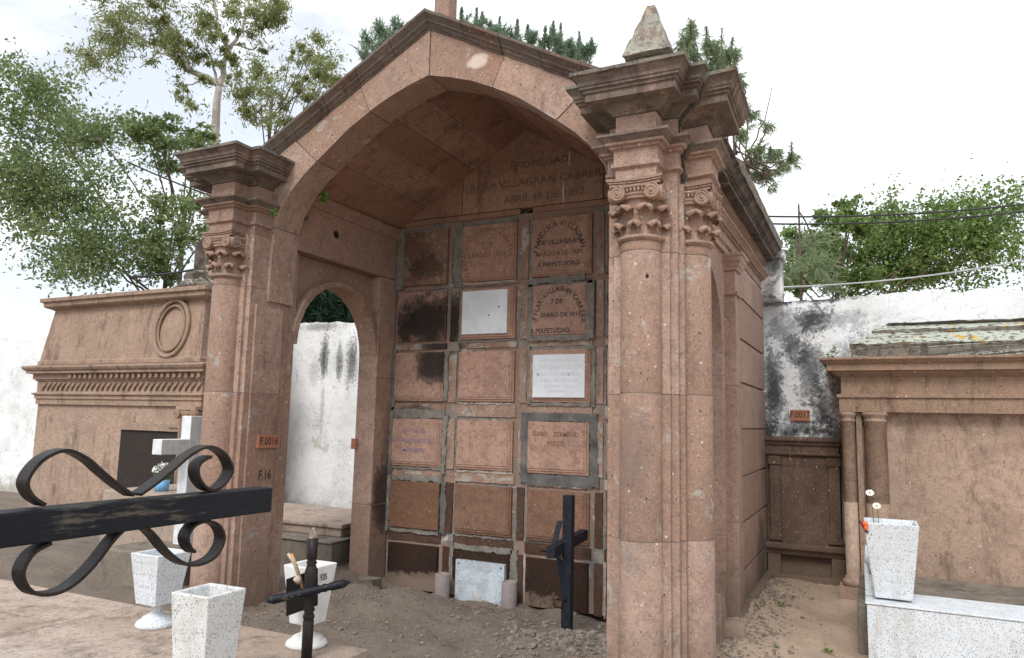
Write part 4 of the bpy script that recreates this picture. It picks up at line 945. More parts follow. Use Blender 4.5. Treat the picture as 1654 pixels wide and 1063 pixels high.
daisy(1405,796,1412,850,5.5,'single white daisy on a tall stem above the white planter',.03)
daisy(1416,817,1420,855,5.5,'white daisy lower at the right edge of the planter',.03)
# ---------------------------------------------------------------- left neighbour mausoleum
LM=thing('ornate_mausoleum',(-9.4,8,0),'ornate pink stone mausoleum with oval medallion and dentils left of the main one','mausoleum')
yl=7.0
mb=MB(); mb.box(-11.6,-8.02,yl+.06,8.2,-.1,1.84,0)
EP=[(0,1.70),(0,1.78),(.02,1.785),(.02,1.84),(.05,1.85),(.05,1.87),(.0,1.88),(.0,2.05),(.02,2.055),(.02,2.075),(.05,2.08),(.05,2.16),(.12,2.165),(.12,2.20),(.15,2.22),(.17,2.25),(.17,2.275),(0,2.30)]
mb.mould(rectp(-11.6,-8.02,yl+.02,8.2),EP,0)
mb.build('body',['ext'],LM,bevel=.004)
mb=MB(); zt=1.36
mb.box(-8.62,-8.28,yl+.02,yl+.058,zt-.0,zt+.05,0); mb.box(-8.60,-8.24,yl+.0,yl+.0585,zt+.052,zt+.10,0); mb.box(-8.28,-8.24,yl+.0,yl+.0583,.2,zt+.051,0); mb.box(-9.6,-8.62,yl+.02,yl+.0583,zt,zt+.1,0)
mb.build('door_surround','ext',LM,bevel=.004)
mb=MB(); mb.box(-9.6,-8.285,yl+.045,yl+.0595,.2,zt-.002,0); mb.build('doorway_shade_panel',plain('painted_door_shade',(.03,.022,.018),.9),LM)  # flat panel, its near-black colour paints the shade of the door opening
for k in range(24):
    mb=MB(); x=-8.04-.15*k*.78; mb.box(x,x+.055,yl-.068,yl-.031,2.09,2.15,0); mb.build('dentil','ext',LM,bevel=.006)
mb=MB()
for k in range(30):
    x=-8.1-.115*k; mb.tube([(x,yl+.012,1.91),(x+.03,yl-.0,1.97),(x+.09,yl+.012,2.03)],[.012,.016,.008],5,0)
mb.build('carved_frieze','ext',LM)
# attic with oval
mb=MB(); 
P=[(-11.6,yl+.02),(-8.10,yl+.02),(-8.10,8.1),(-11.6,8.1)]
mb.mould(P,[(0.02,2.302),(.02,2.36),(0,2.37),(-.10,3.16),(-.06,3.18),(-.0,3.20),(.02,3.22),(.02,3.27),(.06,3.285),(.06,3.34),(-.1,3.37)],0,0)
mb.build('attic',['ext'],LM,bevel=.005)
oc=Vector(onY(276,530,yl+.04)); mb=MB()
for R,t,yy in ((1.0,.030,.0),(.80,.020,-.0)):
    pts=[(oc.x+.325*R*math.cos(a),yl+.06+(oc.z-2.77+.40*R*math.sin(a))*.10-.012,oc.z+.40*R*math.sin(a)) for a in np.linspace(0,2*PI,49)]
    mb.tube(pts,t,8,0,caps=False)
mb.build('oval_medallion','ext',LM)
mb=MB(); mb.box(-8.36,-8.04,yl-.03,yl+.059,-.1,1.64,0)
for k in range(6): mb.tube([(-8.33+k*.052,yl-.032,.3),(-8.33+k*.052,yl-.032,1.60)],.016,6,0)
mb.box(-8.40,-8.02,yl-.06,yl+.05,1.655,1.70,0)
for sx_ in (-8.37,-8.06): spiral_disc(mb,(sx_,yl-.02,1.60),(0,-1,0),(0,0,1),.062,.05)
mb.box(-8.37,-8.06,yl-.05,yl+.04,1.60,1.652,0)
mb.build('ionic_pilaster','ext',LM,bevel=.003)
mb=MB(); cx_,cy_=-8.72,7.75
mb.lathe((cx_,cy_,0),[(.56,3.36),(.58,3.42),(.52,3.47),(.50,3.50),(.44,3.55),(.46,3.60),(.44,3.65),(.36,3.68)],36,0)
n=40; V=[]
for z in (3.68,4.02,4.14):
    for j in range(n): a=2*PI*j/n; r=.33-(.018 if j%2 else 0); V.append((cx_+r*math.cos(a),cy_+r*math.sin(a),z+(0.03*math.sin(j*1.3) if z>4.1 else 0)))
mb.add(V,[(i*n+j,i*n+(j+1)%n,(i+1)*n+(j+1)%n,(i+1)*n+j) for i in range(2) for j in range(n)],0); mb.add(V[2*n:],[tuple(range(n))],0)
mb.build('broken_column',['stone_dark'],LM)
# stepped grave behind the far pier
T=thing('stepped_grave',(-6.2,7.2,0),'low stepped grey stone grave seen through the side arch','grave')
mb=MB(); mb.box(-8.0,-5.25,6.45,8.0,-.1,.245,0); mb.box(-8.02,-5.24,6.43,8.01,.247,.275,0); mb.build('lower_step','concrete',T,bevel=.012)
mb=MB(); mb.box(-7.9,-5.35,6.72,7.9,.276,.37,0); mb.box(-7.93,-5.32,6.69,7.93,.372,.42,0); mb.build('upper_step','slabs',T,bevel=.012)
# concrete cross behind the far pier, standing on a grave box
xg=-6.15
def gx(px,py): return face_x(px,py,xg)
T=thing('concrete_cross',(xg,5.3,0),'pale concrete cross with square arms, partly hidden behind the far pier','cross')
ya=gx(308,690).y; ztop=gx(306,672).z; yarm=gx(261,720).y; za=gx(262,710).z; zb_=gx(262,735).z
mb=MB(); wv=.19; mb.box(xg-.13,xg,ya,ya+wv,.30,ztop,0); mb.box(xg-.129,xg-.001,yarm,ya-.0005,zb_,za,0); mb.box(xg-.129,xg-.001,ya+wv+.0005,ya+wv+(ya-yarm),zb_,za,0)
mb.build('cross_body','concrete_w',T,bevel=.006)
mb=MB(); mb.box(xg-.5,xg+.18,ya-.5,ya+.7,-.05,.32,0); mb.build('base','concrete',T,bevel=.015)
# flower tin on a ledge
p=Vector(onX(262,778,-6.9)); T=thing('flower_tin',tuple(p),'blue tin with white flowers standing by the left mausoleum door','flower vase')
mb=MB(); mb.lathe(tuple(p),[(.07,-.10),(.08,.02),(.07,.02),(.065,-.02)],18,0); mb.build('tin','blue',T)
q=leaf_mesh('flowers',clump(p+Vector((0,0,.13)),(.11,.11,.08),160,12),.035,'petal',T,asp=.8,rs=6); q2=leaf_mesh('leaves',clump(p+Vector((0,0,.09)),(.10,.10,.09),160,13),.045,'weed',T,rs=7)
mb=MB(); mb.box(p.x-.6,p.x+.6,p.y-.25,p.y+.9,-.05,p.z-.101,0); tag(mb.build('grave_ledge','slabs',None,(p.x,p.y,0),bevel=.015),'low stone ledge under the blue flower tin','grave')
# ---------------------------------------------------------------- near slab grave with planters
T=thing('slab_grave',(-3.6,2.6,0),'pinkish stone slab grave in the left foreground carrying the planters','grave')
mb=MB(); xsl=[-6.2,-4.3,-3.36,-2.47]
for a,b_ in zip(xsl[:-1],xsl[1:]): 
    mb.box(a+.003,b_-.003,1.5,2.88,.315,.37,0); mb.box(a+.003,b_-.003,2.886,3.38,.315,.37 ,0)
mb.build('top_slab','slabs',T,bevel=.006)
mb=MB(); mb.box(-6.15,-2.52,1.5,3.33,-.1,.314,0); mb.build('side','concrete',T,bevel=.01)
planter('terrazzo_urn',-3.80,3.12,.79,.50,.235,.165,'terrazzo2','pale terrazzo urn on a round foot, left of the speckled vase',foot=.37,group='footed planters on the slab grave')
planter('painted_urn',-2.80,3.27,.80,.49,.205,.135,'whitepaint','white painted urn on a round foot marked F25, behind the turned cross',foot=.37,group='footed planters on the slab grave')
mb=MB(); zc=.745; text(mb,'F25',(-2.80+.1025-.003,3.265,zc-.02),(0,1,0),(-.12,0,1),.032,0,.8,.004); ob=mb.build('painted_number','ink',[o for o in bpy.data.objects if o.name=='painted_urn'][0])
planter('speckled_vase',-2.715,2.50,.815,.371,.225,.17,'terrazzo','tall tapered white vase with dark speckles on the left foreground slab',cat='vase',rot=.03)
# turned black cross
T=thing('turned_cross',(-2.64,3.08,.37),'black turned cross with rusty spear tips standing on the slab','cross')
bx,by=-2.64,3.09; mb=MB()
prof=[(.028,.371),(.028,.56),(.024,.565),(.030,.575),(.030,.585),(.022,.60),(.030,.615),(.022,.632),(.034,.655),(.034,.80),(.026,.83),(.022,.84),(.029,.85),(.022,.86),(.027,.868),(.027,.975)]
mb.lathe((bx,by,0),prof,12,0); mb.lathe((bx,by,0),[(.027,.975),(.018,.995),(.002,1.03)],8,1)
mb.build('post',['iron','rust'],T)
mb=MB(); A=Vector(deep(427,972,3.72)); B=Vector(deep(567,940,3.80)); ax=(B-A); Ln=ax.length; ax.normalize()
pr=[(.001,0),(.024,.035),(.026,.04),(.026,.10),(.020,.115),(.026,.135),(.020,.15),(.026,.165)]
pr=pr+[(.026,Ln/2-.02),(.026,Ln/2+.02)]+[(r,Ln-z) for r,z in pr[::-1]]
sc=.85; mb.lathe(tuple(A),[(r*sc,z) for r,z in pr],12,0,axis=tuple(ax)); mb.build('arm',['iron_w'],T)
mb=MB(); p0=Vector(deep(466,935,3.86)); ux=Vector(deep(505,915,3.93))-p0; 
a=Vector(deep(462,936,3.84)); b1=Vector(deep(513,918,3.86)); c1=Vector(deep(513,978,3.86)); d1=Vector(deep(462,996,3.84)); off=Vector((-.006,.01,0))
mb.hexa([d1,c1,c1+off,d1+off,a,b1,b1+off,a+off],0); mb.build('name_plate','plastic',T,bevel=.002)
T=thing('dry_reeds',tuple(deep(492,960,3.82)),'bundle of orange dry reeds tied against the turned cross','reeds')
mb=MB(); mb.tube([deep(503,990,3.84),deep(478,915,3.8),deep(470,895,3.8)],[.009,.010,.009],6,0); mb.build('reeds','wood',T)
mb=MB(); mb.tube([deep(492,955,3.83),deep(476,912,3.78),deep(465,894,3.79)],[.007,.006,.008],6,0); mb.tube([deep(484,940,3.80),deep(478,933,3.79)],.018,8,0); mb.build('pale_stalk',plain('pale_stalk',(.5,.42,.33),.8,vs=50),T)
# ---------------------------------------------------------------- foreground iron cross
xc=-1.095
def cp(px,py): return Vector(onX(px,py,xc))
T=thing('wrought_iron_cross',(xc,.35,0),'large black wrought iron cross with scrolls, arm reaching in from the left','cross')
mb=MB(); a=cp(441,790); b_=cp(441,829); yA=a.y; zt_,zb_=a.z,b_.z
mb.box(xc-.045,xc,-.45,yA,1.408,1.4565,0); 
mb.build('arm','iron_w',T,bevel=.003)
yc0=.35; mb=MB(); mb.box(xc-.044,xc-.001,yc0-.025,yc0+.025,0,1.4075,0); mb.box(xc-.044,xc-.001,yc0-.025,yc0+.025,1.457,2.05,0); mb.build('post','iron_w',T,bevel=.003)
def scroll(pts,name='scroll',w=.027,th=.0055):
    # smooth curve through points; flat bar, width along x
    P=[Vector(p) for p in pts]; Q=[]
    for i in range(len(P)-1):
        p0=P[max(i-1,0)];p1=P[i];p2=P[i+1];p3=P[min(i+2,len(P)-1)]
        for t in np.linspace(0,1,7)[:-1]:
            Q.append(.5*((2*p1)+(-p0+p2)*t+(2*p0-5*p1+4*p2-p3)*t*t+(-p0+3*p1-3*p2+p3)*t**3))
    Q.append(P[-1]); V=[];n=len(Q)
    for i,q in enumerate(Q):
        t=(Q[min(i+1,n-1)]-Q[max(i-1,0)]).normalized(); nn=Vector((1,0,0)).cross(t)
        for sx_,sn in ((-1,-1),(1,-1),(1,1),(-1,1)): V.append(q+Vector((sx_*w/2-.022,0,0))+nn*sn*th/2)
    F=[(i*4+k,i*4+(k+1)%4,(i+1)*4+(k+1)%4,(i+1)*4+k) for i in range(n-1) for k in range(4)]+[(3,2,1,0),tuple(range(4*n-4,4*n))]
    mb=MB(); mb.add(V,F,0); mb.build(name,'iron',T,bevel=.001)
up=[(234,800),(262,780),(290,757),(316,735),(345,722),(370,733),(382,757),(374,777),(358,791),(343,790),(330,775),(327,757),(335,745),(349,738)]
lo=[(234,846),(256,864),(280,893),(305,911),(330,913),(355,900),(369,873),(362,851),(343,843),(322,850),(311,868),(314,884),(323,893)]
# trace on the cross plane, at the bar's front edge depth
up3=[cp(*p) for p in up]; lo3=[cp(*p) for p in lo]
cU=1.433
def fix(ps): return [Vector((xc,p.y,p.z)) for p in ps]
scroll(fix(up3)); scroll(fix(lo3))
scroll([Vector((xc,2*yc0-p.y,p.z)) for p in up3]); scroll([Vector((xc,2*yc0-p.y,p.z)) for p in lo3])
# second pair of scrolls along the arm nearer the post
def sh(ps,dy,fl): 
    c=up3[0].y
    return [Vector((xc,(c-.012)-(p.y-c)*.9,p.z)) for p in ps]
scroll(sh(up3[:9],0,1)); scroll(sh(lo3[:9],0,1))
# ---------------------------------------------------------------- wooden cross by the niches
T=thing('wooden_cross',(-2.38,5.9,0),'black wooden cross with diagonal braces standing in the mound before the niches','cross')
yb=5.86
pt=Vector(onY(919,800,yb)); pb=Vector(onY(916,1000,yb)); mb=MB(); w_=.040
mb.hexa([(pb.x-w_,yb-w_,pb.z-.1),(pb.x+w_,yb-w_,pb.z-.1),(pb.x+w_,yb+w_,pb.z-.1),(pb.x-w_,yb+w_,pb.z-.1),(pt.x-w_,yb-w_,pt.z),(pt.x+w_,yb-w_,pt.z),(pt.x+w_,yb+w_,pt.z),(pt.x-w_,yb+w_,pt.z)],0)
mb.build('post','blackwood',T,bevel=.004)
# arm runs mostly toward the viewer
A=Vector(deep(889,893,5.85)); B=Vector(deep(944,863,6.75)); B=Vector(onX(944,862,pt.x+.13)) if False else B
d=(B-A).normalized(); sd=Vector((d.y,-d.x,0)).normalized(); upv=Vector((0,0,1)); hw=.035; hh=.045
mb=MB(); mb.hexa([A-sd*hw-upv*hh,A+sd*hw-upv*hh,B+sd*hw-upv*hh,B-sd*hw-upv*hh,A-sd*hw+upv*hh,A+sd*hw+upv*hh,B+sd*hw+upv*hh,B-sd*hw+upv*hh],0)
mb.build('arm','blackwood',T,bevel=.004)
mb=MB()
for (p,q) in (((904,843),(893,885)),((902,900),(914,975))):
    P=Vector(deep(*p,6.25)); Q=Vector(deep(*q,6.1)); dd=(Q-P).normalized(); s1=Vector((.9,.4,0)).normalized()*.022; s2=dd.cross(s1).normalized()*.022
    mb.hexa([Q-s1-s2,Q+s1-s2,Q+s1+s2,Q-s1+s2,P-s1-s2,P+s1-s2,P+s1+s2,P-s1+s2],0)
mb.tube([deep(898,968,5.95),deep(914,969,6.0)],.009,6,0); mb.tube([deep(872,889,5.95),deep(890,892,6.0)],.009,6,0)
mb.build('brace','blackwood',T,bevel=.003)
# cylinders
for i,(px,pyt,pyb,lab) in enumerate(((715,926,962,'left one of two grey cement cylinder vases flanking the marble plaque'),(823,939,980,'right one of two grey cement cylinder vases flanking the marble plaque'))):
    a=onY(px,pyt,6.5); b_=onY(px,pyb,6.5); r=.074
    mb=MB(); mb.lathe((a[0],6.5,0),[(r,b_[2]-.12),(r*1.02,b_[2]),(r,a[2]-.01),(r-.006,a[2]),(r-.018,a[2]),(r-.02,a[2]-.08),(.001,a[2]-.08)],28,0)
    tag(mb.build('cylinder_vase','pot',None,(a[0],6.5,b_[2])),lab,'vase','cement cylinder vases')
# ---------------------------------------------------------------- rubble, stones, weeds
def rock(mb,c,r,seed):
    g=random.Random(seed); b=bmesh.new(); bmesh.ops.create_icosphere(b,subdivisions=1,radius=r)
    s=(g.uniform(.7,1.3),g.uniform(.7,1.3),g.uniform(.45,.8)); ang=g.uniform(0,6)
    V=[]
    for v in b.verts:
        k=g.uniform(.75,1.15); x,y,z=v.co.x*s[0]*k,v.co.y*s[1]*k,v.co.z*s[2]*k
        V.append((c[0]+x*math.cos(ang)-y*math.sin(ang),c[1]+x*math.sin(ang)+y*math.cos(ang),c[2]+z))
    mb.add(V,[tuple(v.index for v in f.verts) for f in b.faces],0); b.free()
mb=MB(); g=random.Random(4)
for k in range(4200):
    u=g.random()
    if u<.30: x,y=g.gauss(-2.0,.28),g.gauss(5.4,.45); r=abs(g.gauss(0,.014))+.004
    elif u<.80: x,y=g.uniform(-4.6,-1.6),g.uniform(4.0,6.6); r=abs(g.gauss(0,.0075))+.003
    else: x,y=g.gauss(-.95,.16),g.uniform(5.2,8.4); r=abs(g.gauss(0,.008))+.004
    if x>-1.62 and x<-1.03: continue
    rock(mb,(x,y,gh(x,y)+r*.2),r,k)
tag(mb.build('rubble','rock'),kind='stuff',label='pebbles and clods scattered over the dirt')
gl=np.random.default_rng(77); pts=[]
for k in range(420):
    x,y=(gl.normal(-.95,.22),gl.uniform(5,8.5)) if k%2 else (gl.uniform(-4.6,-1.7),gl.uniform(3.8,6.6))
    if not(-1.62<x<-1.06): pts.append((x,y,gh(x,y)+.012))
M['litter']=plain('dry_leaf',(.20,.13,.07),.9,vs=30,alt=(.32,.23,.13))
tag(leaf_mesh('leaf_litter',pts,.028,'litter',asp=.6,rs=14),kind='stuff',label='scattered dry leaf litter on the dirt')
mb=MB(); mb.box(-4.98,-4.55,6.25,6.40,-.3,-.01,0); tag(roughen(mb.build('footing_stone','concrete',None,(-4.7,6.3,-.1)),.04,.012),'flat footing stone at the foot of the rear left pier','stone')
a=Vector(onX(1162,1015,-.98)); mb=MB(); mb.lathe((-1.0,5.95,.05),[(.02,-.10),(.09,-.09),(.105,0),(.09,.09),(.02,.10)],14,0,axis=(1,.2,0)); tag(mb.build('round_stone','wallside',None,(-1.0,5.95,0),bevel=.01),'rounded drum stone lying beside the near pier','stone')
mb=MB(); mb.hexa([(-1.12,5.72,-.05),(-1.03,5.72,-.05),(-1.03,5.92,-.05),(-1.12,5.92,-.05),(-1.13,5.80,.36),(-1.06,5.80,.36),(-1.06,5.88,.34),(-1.13,5.88,.34)],0); tag(mb.build('stone_shard','wallside',None,(-1.08,5.8,0),bevel=.012),'upright stone shard leaning against the near pier','stone')
for k,(px,py,s,lab) in enumerate(((1260,980,.07,'weed sprouting in the dirt straight in front of the wall tomb'),(1340,1048,.07,'weed close to the white tomb kerb'),(1207,975,.07,'pale green weed at the foot of the side wall'),(1222,988,.04,'small weed between the side wall and the middle weed'),(1255,1045,.035,'tiny weed low in the open dirt path'),(1283,962,.045,'weed at the step of the wall tomb'),(1165,1045,.04,'weed tuft beside the near pier foot'))):
    q=onZ(px,py,.02); weed((q[0],q[1],gh(q[0],q[1])),s,40+k,lab)
# ---------------------------------------------------------------- trees
def tree_thing(name,px,dep,label,group=None):
    b_=onZ(px,700,0); r=ray(px,690); r=r/np.linalg.norm(r[:2]); p=(r[0]*dep,r[1]*dep,0.0); return thing(name,p,label,'tree',group)
def limb(mb,pts,r0,r1,n=7,jit=0):
    P=[Vector(p) for p in pts]; Q=[]
    for i in range(len(P)-1):
        for t in (0,.33,.66): Q.append(P[i].lerp(P[i+1],t)+Vector([random.uniform(-jit,jit) for _ in range(3)]) if (i or t) else P[i])
    Q.append(P[-1]); k=len(Q); mb.tube(Q,[r0+(r1-r0)*i/(k-1) for i in range(k)],n,0)
def at(px,py,dep): return deep(px,py,dep)
def leaves_px(specs,dep,dens,seed,thick=1.0):
    g=np.random.default_rng(seed); out=[]
    for (px,py,rx,ry,*k) in specs:
        d=dep+g.uniform(-.8,.8)*thick; c=at(px,py,d); R=np.array([rx,rx,ry])*1.25*d/F_PX
        n=int(dens*rx*ry/100*(k[0] if k else 1)); sub=max(5,int(rx*ry/45))
        cc=clump(c,R,sub,g.integers(1e9),.05)
        wt=g.dirichlet(np.ones(sub)*1.2)
        for q in range(sub):
            m_=int(n*.8*wt[q])+3; rr=R*g.uniform(.16,.38); out.append(cc[q]+g.normal(size=(m_,3))*rr*.55)
        out.append(c+g.normal(size=(int(n*.12),3))*R*.42)
    return np.vstack(out)
# eucalyptus
D=17.0; T=tree_thing('eucalyptus',346,D+3,'tall pale-barked eucalyptus with thin open crown at the top left')
mb=MB(); base=Vector(T['_w']); t1=Vector(at(347,225,D)); base2=Vector((t1.x,t1.y,0))
T.location=base2; T['_w']=tuple(base2)
limb(mb,[base2,t1,at(350,165,D),at(354,140,D)],.11,.075); 
for br,r0,r1 in (([(354,140),(362,110),(368,78)],.075,.055),([(368,78),(385,55),(398,28),(408,-15)],.045,.02),([(368,78),(352,45),(346,10),(348,-20)],.055,.02),([(354,140),(335,125),(305,112),(285,95),(262,75),(238,70),(200,45)],.08,.025),([(368,78),(385,72),(405,80),(425,68)],.03,.012),([(305,112),(285,60),(262,20),(250,-20)],.045,.015),([(285,95),(255,85),(225,110)],.03,.01),([(346,10),(330,-10)],.02,.01),([(385,55),(405,45),(430,20)],.025,.01),([(354,140),(345,110),(330,60),(322,20)],.035,.012),([(335,125),(300,140),(290,160)],.02,.01)):
    limb(mb,[at(x,y,D+ (i*.25 if i else 0)) for i,(x,y) in enumerate(br)],r0,r1,6,.03)
mb.build('trunk','bark_w',T)
sp=[(262,55,26,26),(285,60,26,30),(300,95,22,18),(330,25,30,24),(345,55,22,20),(320,75,25,18),(412,20,38,24,1.2),(440,30,28,30),(400,50,24,16),(380,90,26,16),(355,100,18,12),(335,130,24,12,.6),(300,160,22,16,.6),(320,178,24,12,.6),(250,20,25,22),(240,90,20,14,.6),(420,75,22,10,.7),(200,60,40,40),(190,10,45,25),(270,0,30,18),(375,0,34,16,.7),(455,8,20,18,.7),(290,125,18,10,.5),(150,100,40,30,.8)]
leaf_mesh('crown',leaves_px(sp,D,115,21),.125,'leaf_eu',T,asp=.26,droop=.7,rs=8)
# mid broadleaf behind
D=21.0
def simple_tree(name,label,trunk_px,top_py,specs,dep,dens,leaf,lmat,bark,seed,asp=.5,group='trees beyond the boundary wall',r0=.075,droop=0,cat='tree'):
    p=Vector(at(trunk_px,top_py,dep)); b0=Vector((p.x,p.y,0)); T=thing(name,tuple(b0),label,cat,group); mb=MB(); limb(mb,[b0,p],r0,r0*.45)
    g=random.Random(seed)
    for s_ in specs:
        q=Vector(at(s_[0]+g.uniform(-5,5),s_[1],dep)); st=b0.lerp(p,g.uniform(.72,1)); limb(mb,[st,st.lerp(q,.5)+Vector((0,0,-.1)),q],r0*.3,.012,5,.03)
    mb.build('trunk',bark,T); leaf_mesh('crown',leaves_px(specs,dep,dens,seed,1.5),leaf,lmat,T,asp=asp,droop=droop,rs=seed); return T
simple_tree('broadleaf_tree','yellow-green tree with sky gaps between eucalyptus and left roof slope',440,150,[(425,120,32,26),(395,150,30,26),(440,165,30,22),(510,75,26,24),(530,100,26,22),(495,105,24,22),(480,140,30,22),(405,190,30,16),(450,200,30,16),(515,140,30,20),(540,120,18,16),(385,120,16,18,.7),(470,95,14,14,.5),(505,165,24,16)],D,135,.13,'leaf_eu','bark',31,.3,droop=.5)
simple_tree('broadleaf_tree','dusky green tree directly behind the far pier cornice, at the left',300,330,[(255,200,34,18),(300,215,36,16),(325,240,26,18),(262,235,34,20),(270,270,30,18),(310,275,20,14),(235,210,36,26),(150,220,70,40),(335,215,20,14)],15,125,.10,'leaf_dk','bark',33,.45)
simple_tree('broadleaf_tree','shady tree low behind the ornate mausoleum',270,420,[(255,330,34,30,.7),(290,340,30,34,.6),(262,390,34,30,.8),(300,380,26,26,.6),(250,430,34,26),(320,330,20,24,.5),(325,390,24,26,.5),(150,400,90,60),(130,320,80,50,.8),(40,300,70,90),(60,160,70,60,.7)],13,115,.085,'leaf_dk','bark',35,.45)
# tree seen through the side arch
def needle_tufts(specs,dep,n_t,seed,length,droop=0,upright=0,nn=34,w=.012):
    g=np.random.default_rng(seed); C=[];Dr=[]
    for (px,py,rx,ry,*k) in specs:
        m_=int(n_t*rx*ry/100*(k[0] if k else 1)); c=at(px,py,dep+g.uniform(-.7,.7)); pts=clump(c,np.array([rx,rx,ry])*dep/F_PX,max(2,m_),g.integers(1e9),.1); C.append(pts)
    C=np.vstack(C); n=len(C)
    ax=g.normal(size=(n,3))*.6; ax[:,2]+=upright; ax/=np.linalg.norm(ax,axis=1)[:,None]
    o=np.repeat(C,nn,0); A=np.repeat(ax,nn,0); t=g.uniform(-.5,.6,(n*nn,1))*length*1.1; d=g.normal(size=(n*nn,3)); d/=np.linalg.norm(d,axis=1)[:,None]; d=d*.8+A*.9; d[:,2]-=droop; d/=np.linalg.norm(d,axis=1)[:,None]
    L=length*g.uniform(.6,1.1,(n*nn,1)); s=g.normal(size=(n*nn,3)); s-=(s*d).sum(1)[:,None]*d; s/=np.linalg.norm(s,axis=1)[:,None]
    o=o+A*t; return o,d,L,s*w
def needle_mesh(name,data,mat,parent):
    o,d,L,s=data; n=len(o); V=np.stack([o-s,o+s,o+d*L*.6+s*.8-np.array([0,0,1])*L*.04,o+d*L-np.array([0,0,1])*L*.12],1).reshape(-1,3)-np.array(parent['_w'])
    me=bpy.data.meshes.new(name); me.vertices.add(4*n); me.vertices.foreach_set('co',V.ravel()); me.loops.add(4*n); me.loops.foreach_set('vertex_index',np.arange(4*n)); me.polygons.add(n); me.polygons.foreach_set('loop_start',np.arange(0,4*n,4)); me.polygons.foreach_set('loop_total',np.full(n,4)); me.update(calc_edges=True); me.validate(); me.materials.append(M[mat]); ob=bpy.data.objects.new(name,me); COL.objects.link(ob); ob.parent=parent; return ob
def pine(label,trunk_px,top_py,specs,dep,mat,seed,length,n_t,droop=0,upright=.8,bark='bark',r0=.16,shoots=(),nn=34,w=.012,boughs=()):
    p=Vector(at(trunk_px,top_py,dep)); b0=Vector((p.x,p.y,0)); T=thing('pine_tree',tuple(b0),label,'tree','pine trees beyond the boundary wall'); mb=MB(); limb(mb,[b0,p],r0,r0*.3)
    g=random.Random(seed)
    for s_ in specs:
        q=Vector(at(s_[0],s_[1]-s_[3]*.3,dep)); st=b0.lerp(p,g.uniform(.75,1)); limb(mb,[st,st.lerp(q,.6)+Vector((0,0,-.25)),q],r0*.28,.012,5,.03)
    for bq in boughs: limb(mb,[at(x,y,dep+.1*i) for i,(x,y) in enumerate(bq)],.022,.006,5,.02)
    for (x,y0,y1) in shoots: mb.tube([at(x,y1,dep),at(x+1,y0,dep)],[.012,.006],5,0)
    mb.build('trunk',bark,T); dat=[needle_tufts(specs,dep,n_t,seed,length,droop,upright,nn,w)]
    gg=np.random.default_rng(seed)
    for (x,y0,y1) in shoots:     # spear-like leaders clothed in upswept needles
        A=np.array(at(x,y1,dep)); B=np.array(at(x+1,y0,dep)); k=150; t=gg.uniform(0,1,(k,1)); o_=A+(B-A)*t; a_=gg.uniform(0,2*PI,k); d=np.stack([np.cos(a_),np.sin(a_),np.full(k,1.5 if upright>1 else -.4)],1); d/=np.linalg.norm(d,axis=1)[:,None]
        s_=gg.normal(size=(k,3)); s_-=(s_*d).sum(1)[:,None]*d; s_/=np.linalg.norm(s_,axis=1)[:,None]; dat.append((o_,d,length*(.35+.45*(1-t)),s_*w))
    dat=tuple(np.vstack([q[i] for q in dat]) for i in range(4))
    needle_mesh('crown',dat,mat,T); return T
pine('dark pine seen through the side arch with reddish trunk',497,440,[(520,480,26,26,1.5),(545,500,24,16,1.5),(490,490,24,24,1.5),(560,470,20,30,1),(505,440,30,20,1),(520,512,40,10,2.5),(560,510,30,10,2),(480,512,20,10,2)],12.5,'pine_d',51,.22,9,bark='bark_r',r0=.13)
pine('dark pine tip rising behind the left roof slope',610,120,[(618,52,14,12),(640,40,12,12),(600,70,18,12),(585,90,12,8),(630,72,20,14),(655,50,8,8),(605,95,16,12),(650,75,18,16)],17,'pine',53,.26,6.5,w=.009)
pine('row-like bushy pine with upright shoots behind the right roof slope',850,120,[(752,38,9,12),(775,42,11,13),(795,52,10,14),(812,60,10,14),(832,62,10,14),(858,66,9,14),(875,72,9,12),(890,70,10,22),(905,78,12,16),(925,85,12,18),(940,92,12,18),(955,88,7,20),(845,85,40,14),(915,102,32,12),(790,75,30,12)],15,'pine',55,.17,8,upright=1.6,shoots=[(745,12,35),(769,14,40),(778,20,45),(806,28,55),(835,32,58),(852,40,60),(880,42,66),(893,35,60),(905,38,66),(935,52,80),(955,62,85)],nn=36,w=.009)
rs=[(1115,50,10,22),(1105,75,12,18),(1118,90,14,16),(1150,75,14,20),(1165,95,16,18),(1180,90,10,18),(1150,110,18,16),(1195,130,12,16),(1190,160,14,14),(1208,180,12,12),(1200,215,12,12),(1240,205,10,10,.8),(1225,240,16,12),(1250,250,16,12,.9),(1235,280,20,14),(1262,268,12,12,.8),(1280,255,8,12,.7),(1215,265,14,14),(1200,300,14,14),(1245,300,12,8,.6),(1287,262,6,8,.5)]
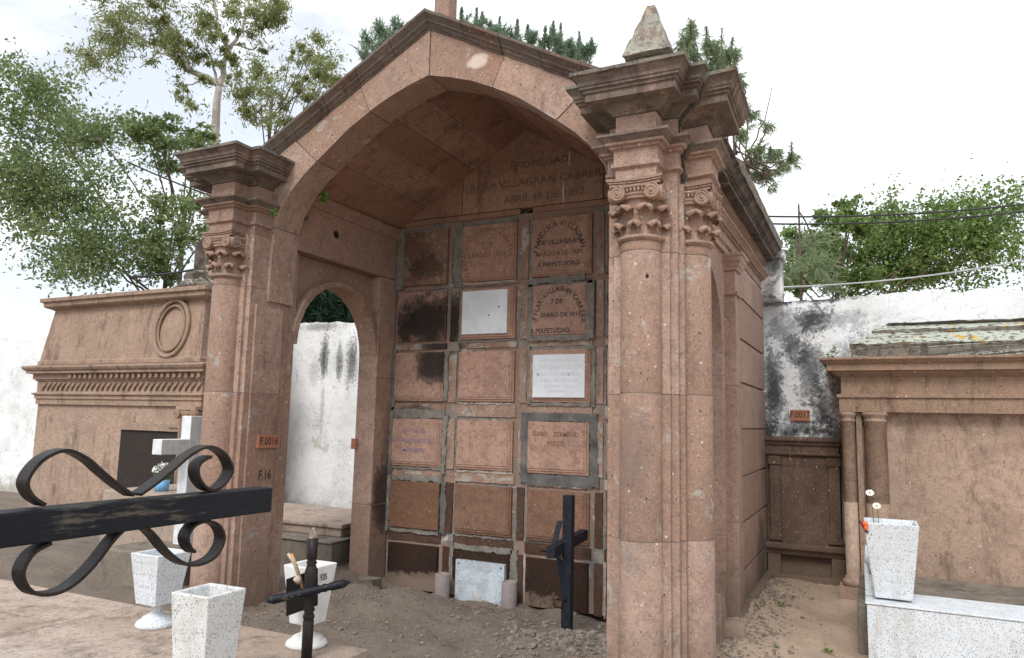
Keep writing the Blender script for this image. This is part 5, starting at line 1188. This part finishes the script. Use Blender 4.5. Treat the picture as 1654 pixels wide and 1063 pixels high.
pine('sparse drooping pine with hanging tufts right of the obelisk finial',1185,200,rs,12,'pine_l',57,.16,8.5,droop=.9,upright=.2,shoots=[(1115,32,60),(1140,42,80),(1165,45,90),(1182,60,95),(1278,228,262)],boughs=[[(1160,330),(1195,275),(1215,235),(1235,195),(1247,140)],[(1195,275),(1230,262),(1262,262),(1285,255)],[(1190,250),(1180,190),(1165,130),(1150,80),(1140,45)],[(1165,130),(1130,90),(1115,40)],[(1180,190),(1205,150),(1182,90)]],nn=30,w=.0065,r0=.05)
simple_tree('broadleaf_tree','bright green leafy tree above the stained wall at the right',1350,420,[(1290,390,26,20),(1320,400,30,26),(1300,430,34,26),(1345,370,26,26),(1370,345,24,20,.9),(1395,370,28,26),(1400,420,34,34),(1350,420,40,30),(1285,450,26,20),(1340,455,40,18),(1400,455,40,20),(1355,328,18,12,.5),(1385,325,16,10,.5),(1440,370,40,50),(1500,400,60,60),(1580,380,70,70),(1450,440,50,40)],15,190,.095,'leaf_br','bark',61,.5)
pine('slender dark pine bough in front of the bright green tree',1290,330,[(1300,400,22,22,.6),(1320,430,26,18,.6),(1330,385,16,12,.4),(1275,440,14,20,.6),(1345,465,26,8,.6)],12.5,'pine_l',63,.25,5,droop=.3,nn=24,w=.008,r0=.05)
# cables
def cable(a,b_,dep,r,label,mat='wire',sag=.1):
    A=Vector(at(*a,dep)); B=Vector(at(*b_,dep)); d=(B-A); A2=A-d*.3; B2=B+d*1.6; pts=[A2.lerp(B2,t)+Vector((0,0,-sag*4*t*(1-t))) for t in np.linspace(0,1,15)]
    mb=MB(); mb.tube(pts,r,6,0); tag(mb.build('cable',mat,None,tuple(A2)),label,'cable')
cable((1243,346),(1417,338),11.5,.014,'upper of two thick black cables above the stained wall')
cable((1246,358),(1417,350),11.6,.014,'lower of two thick black cables above the stained wall')
cable((1262,460),(1417,444),11.0,.012,'thin pale cable just above the stained wall top','wire_l')
cable((238,272),(345,307),11.0,.013,'black cable sloping behind the far pier cornice')
cable((238,442),(330,422),11.0,.016,'black cable low behind the ornate mausoleum')
# cleanup
for o in bpy.data.objects:
    if '_w' in o: del o['_w']
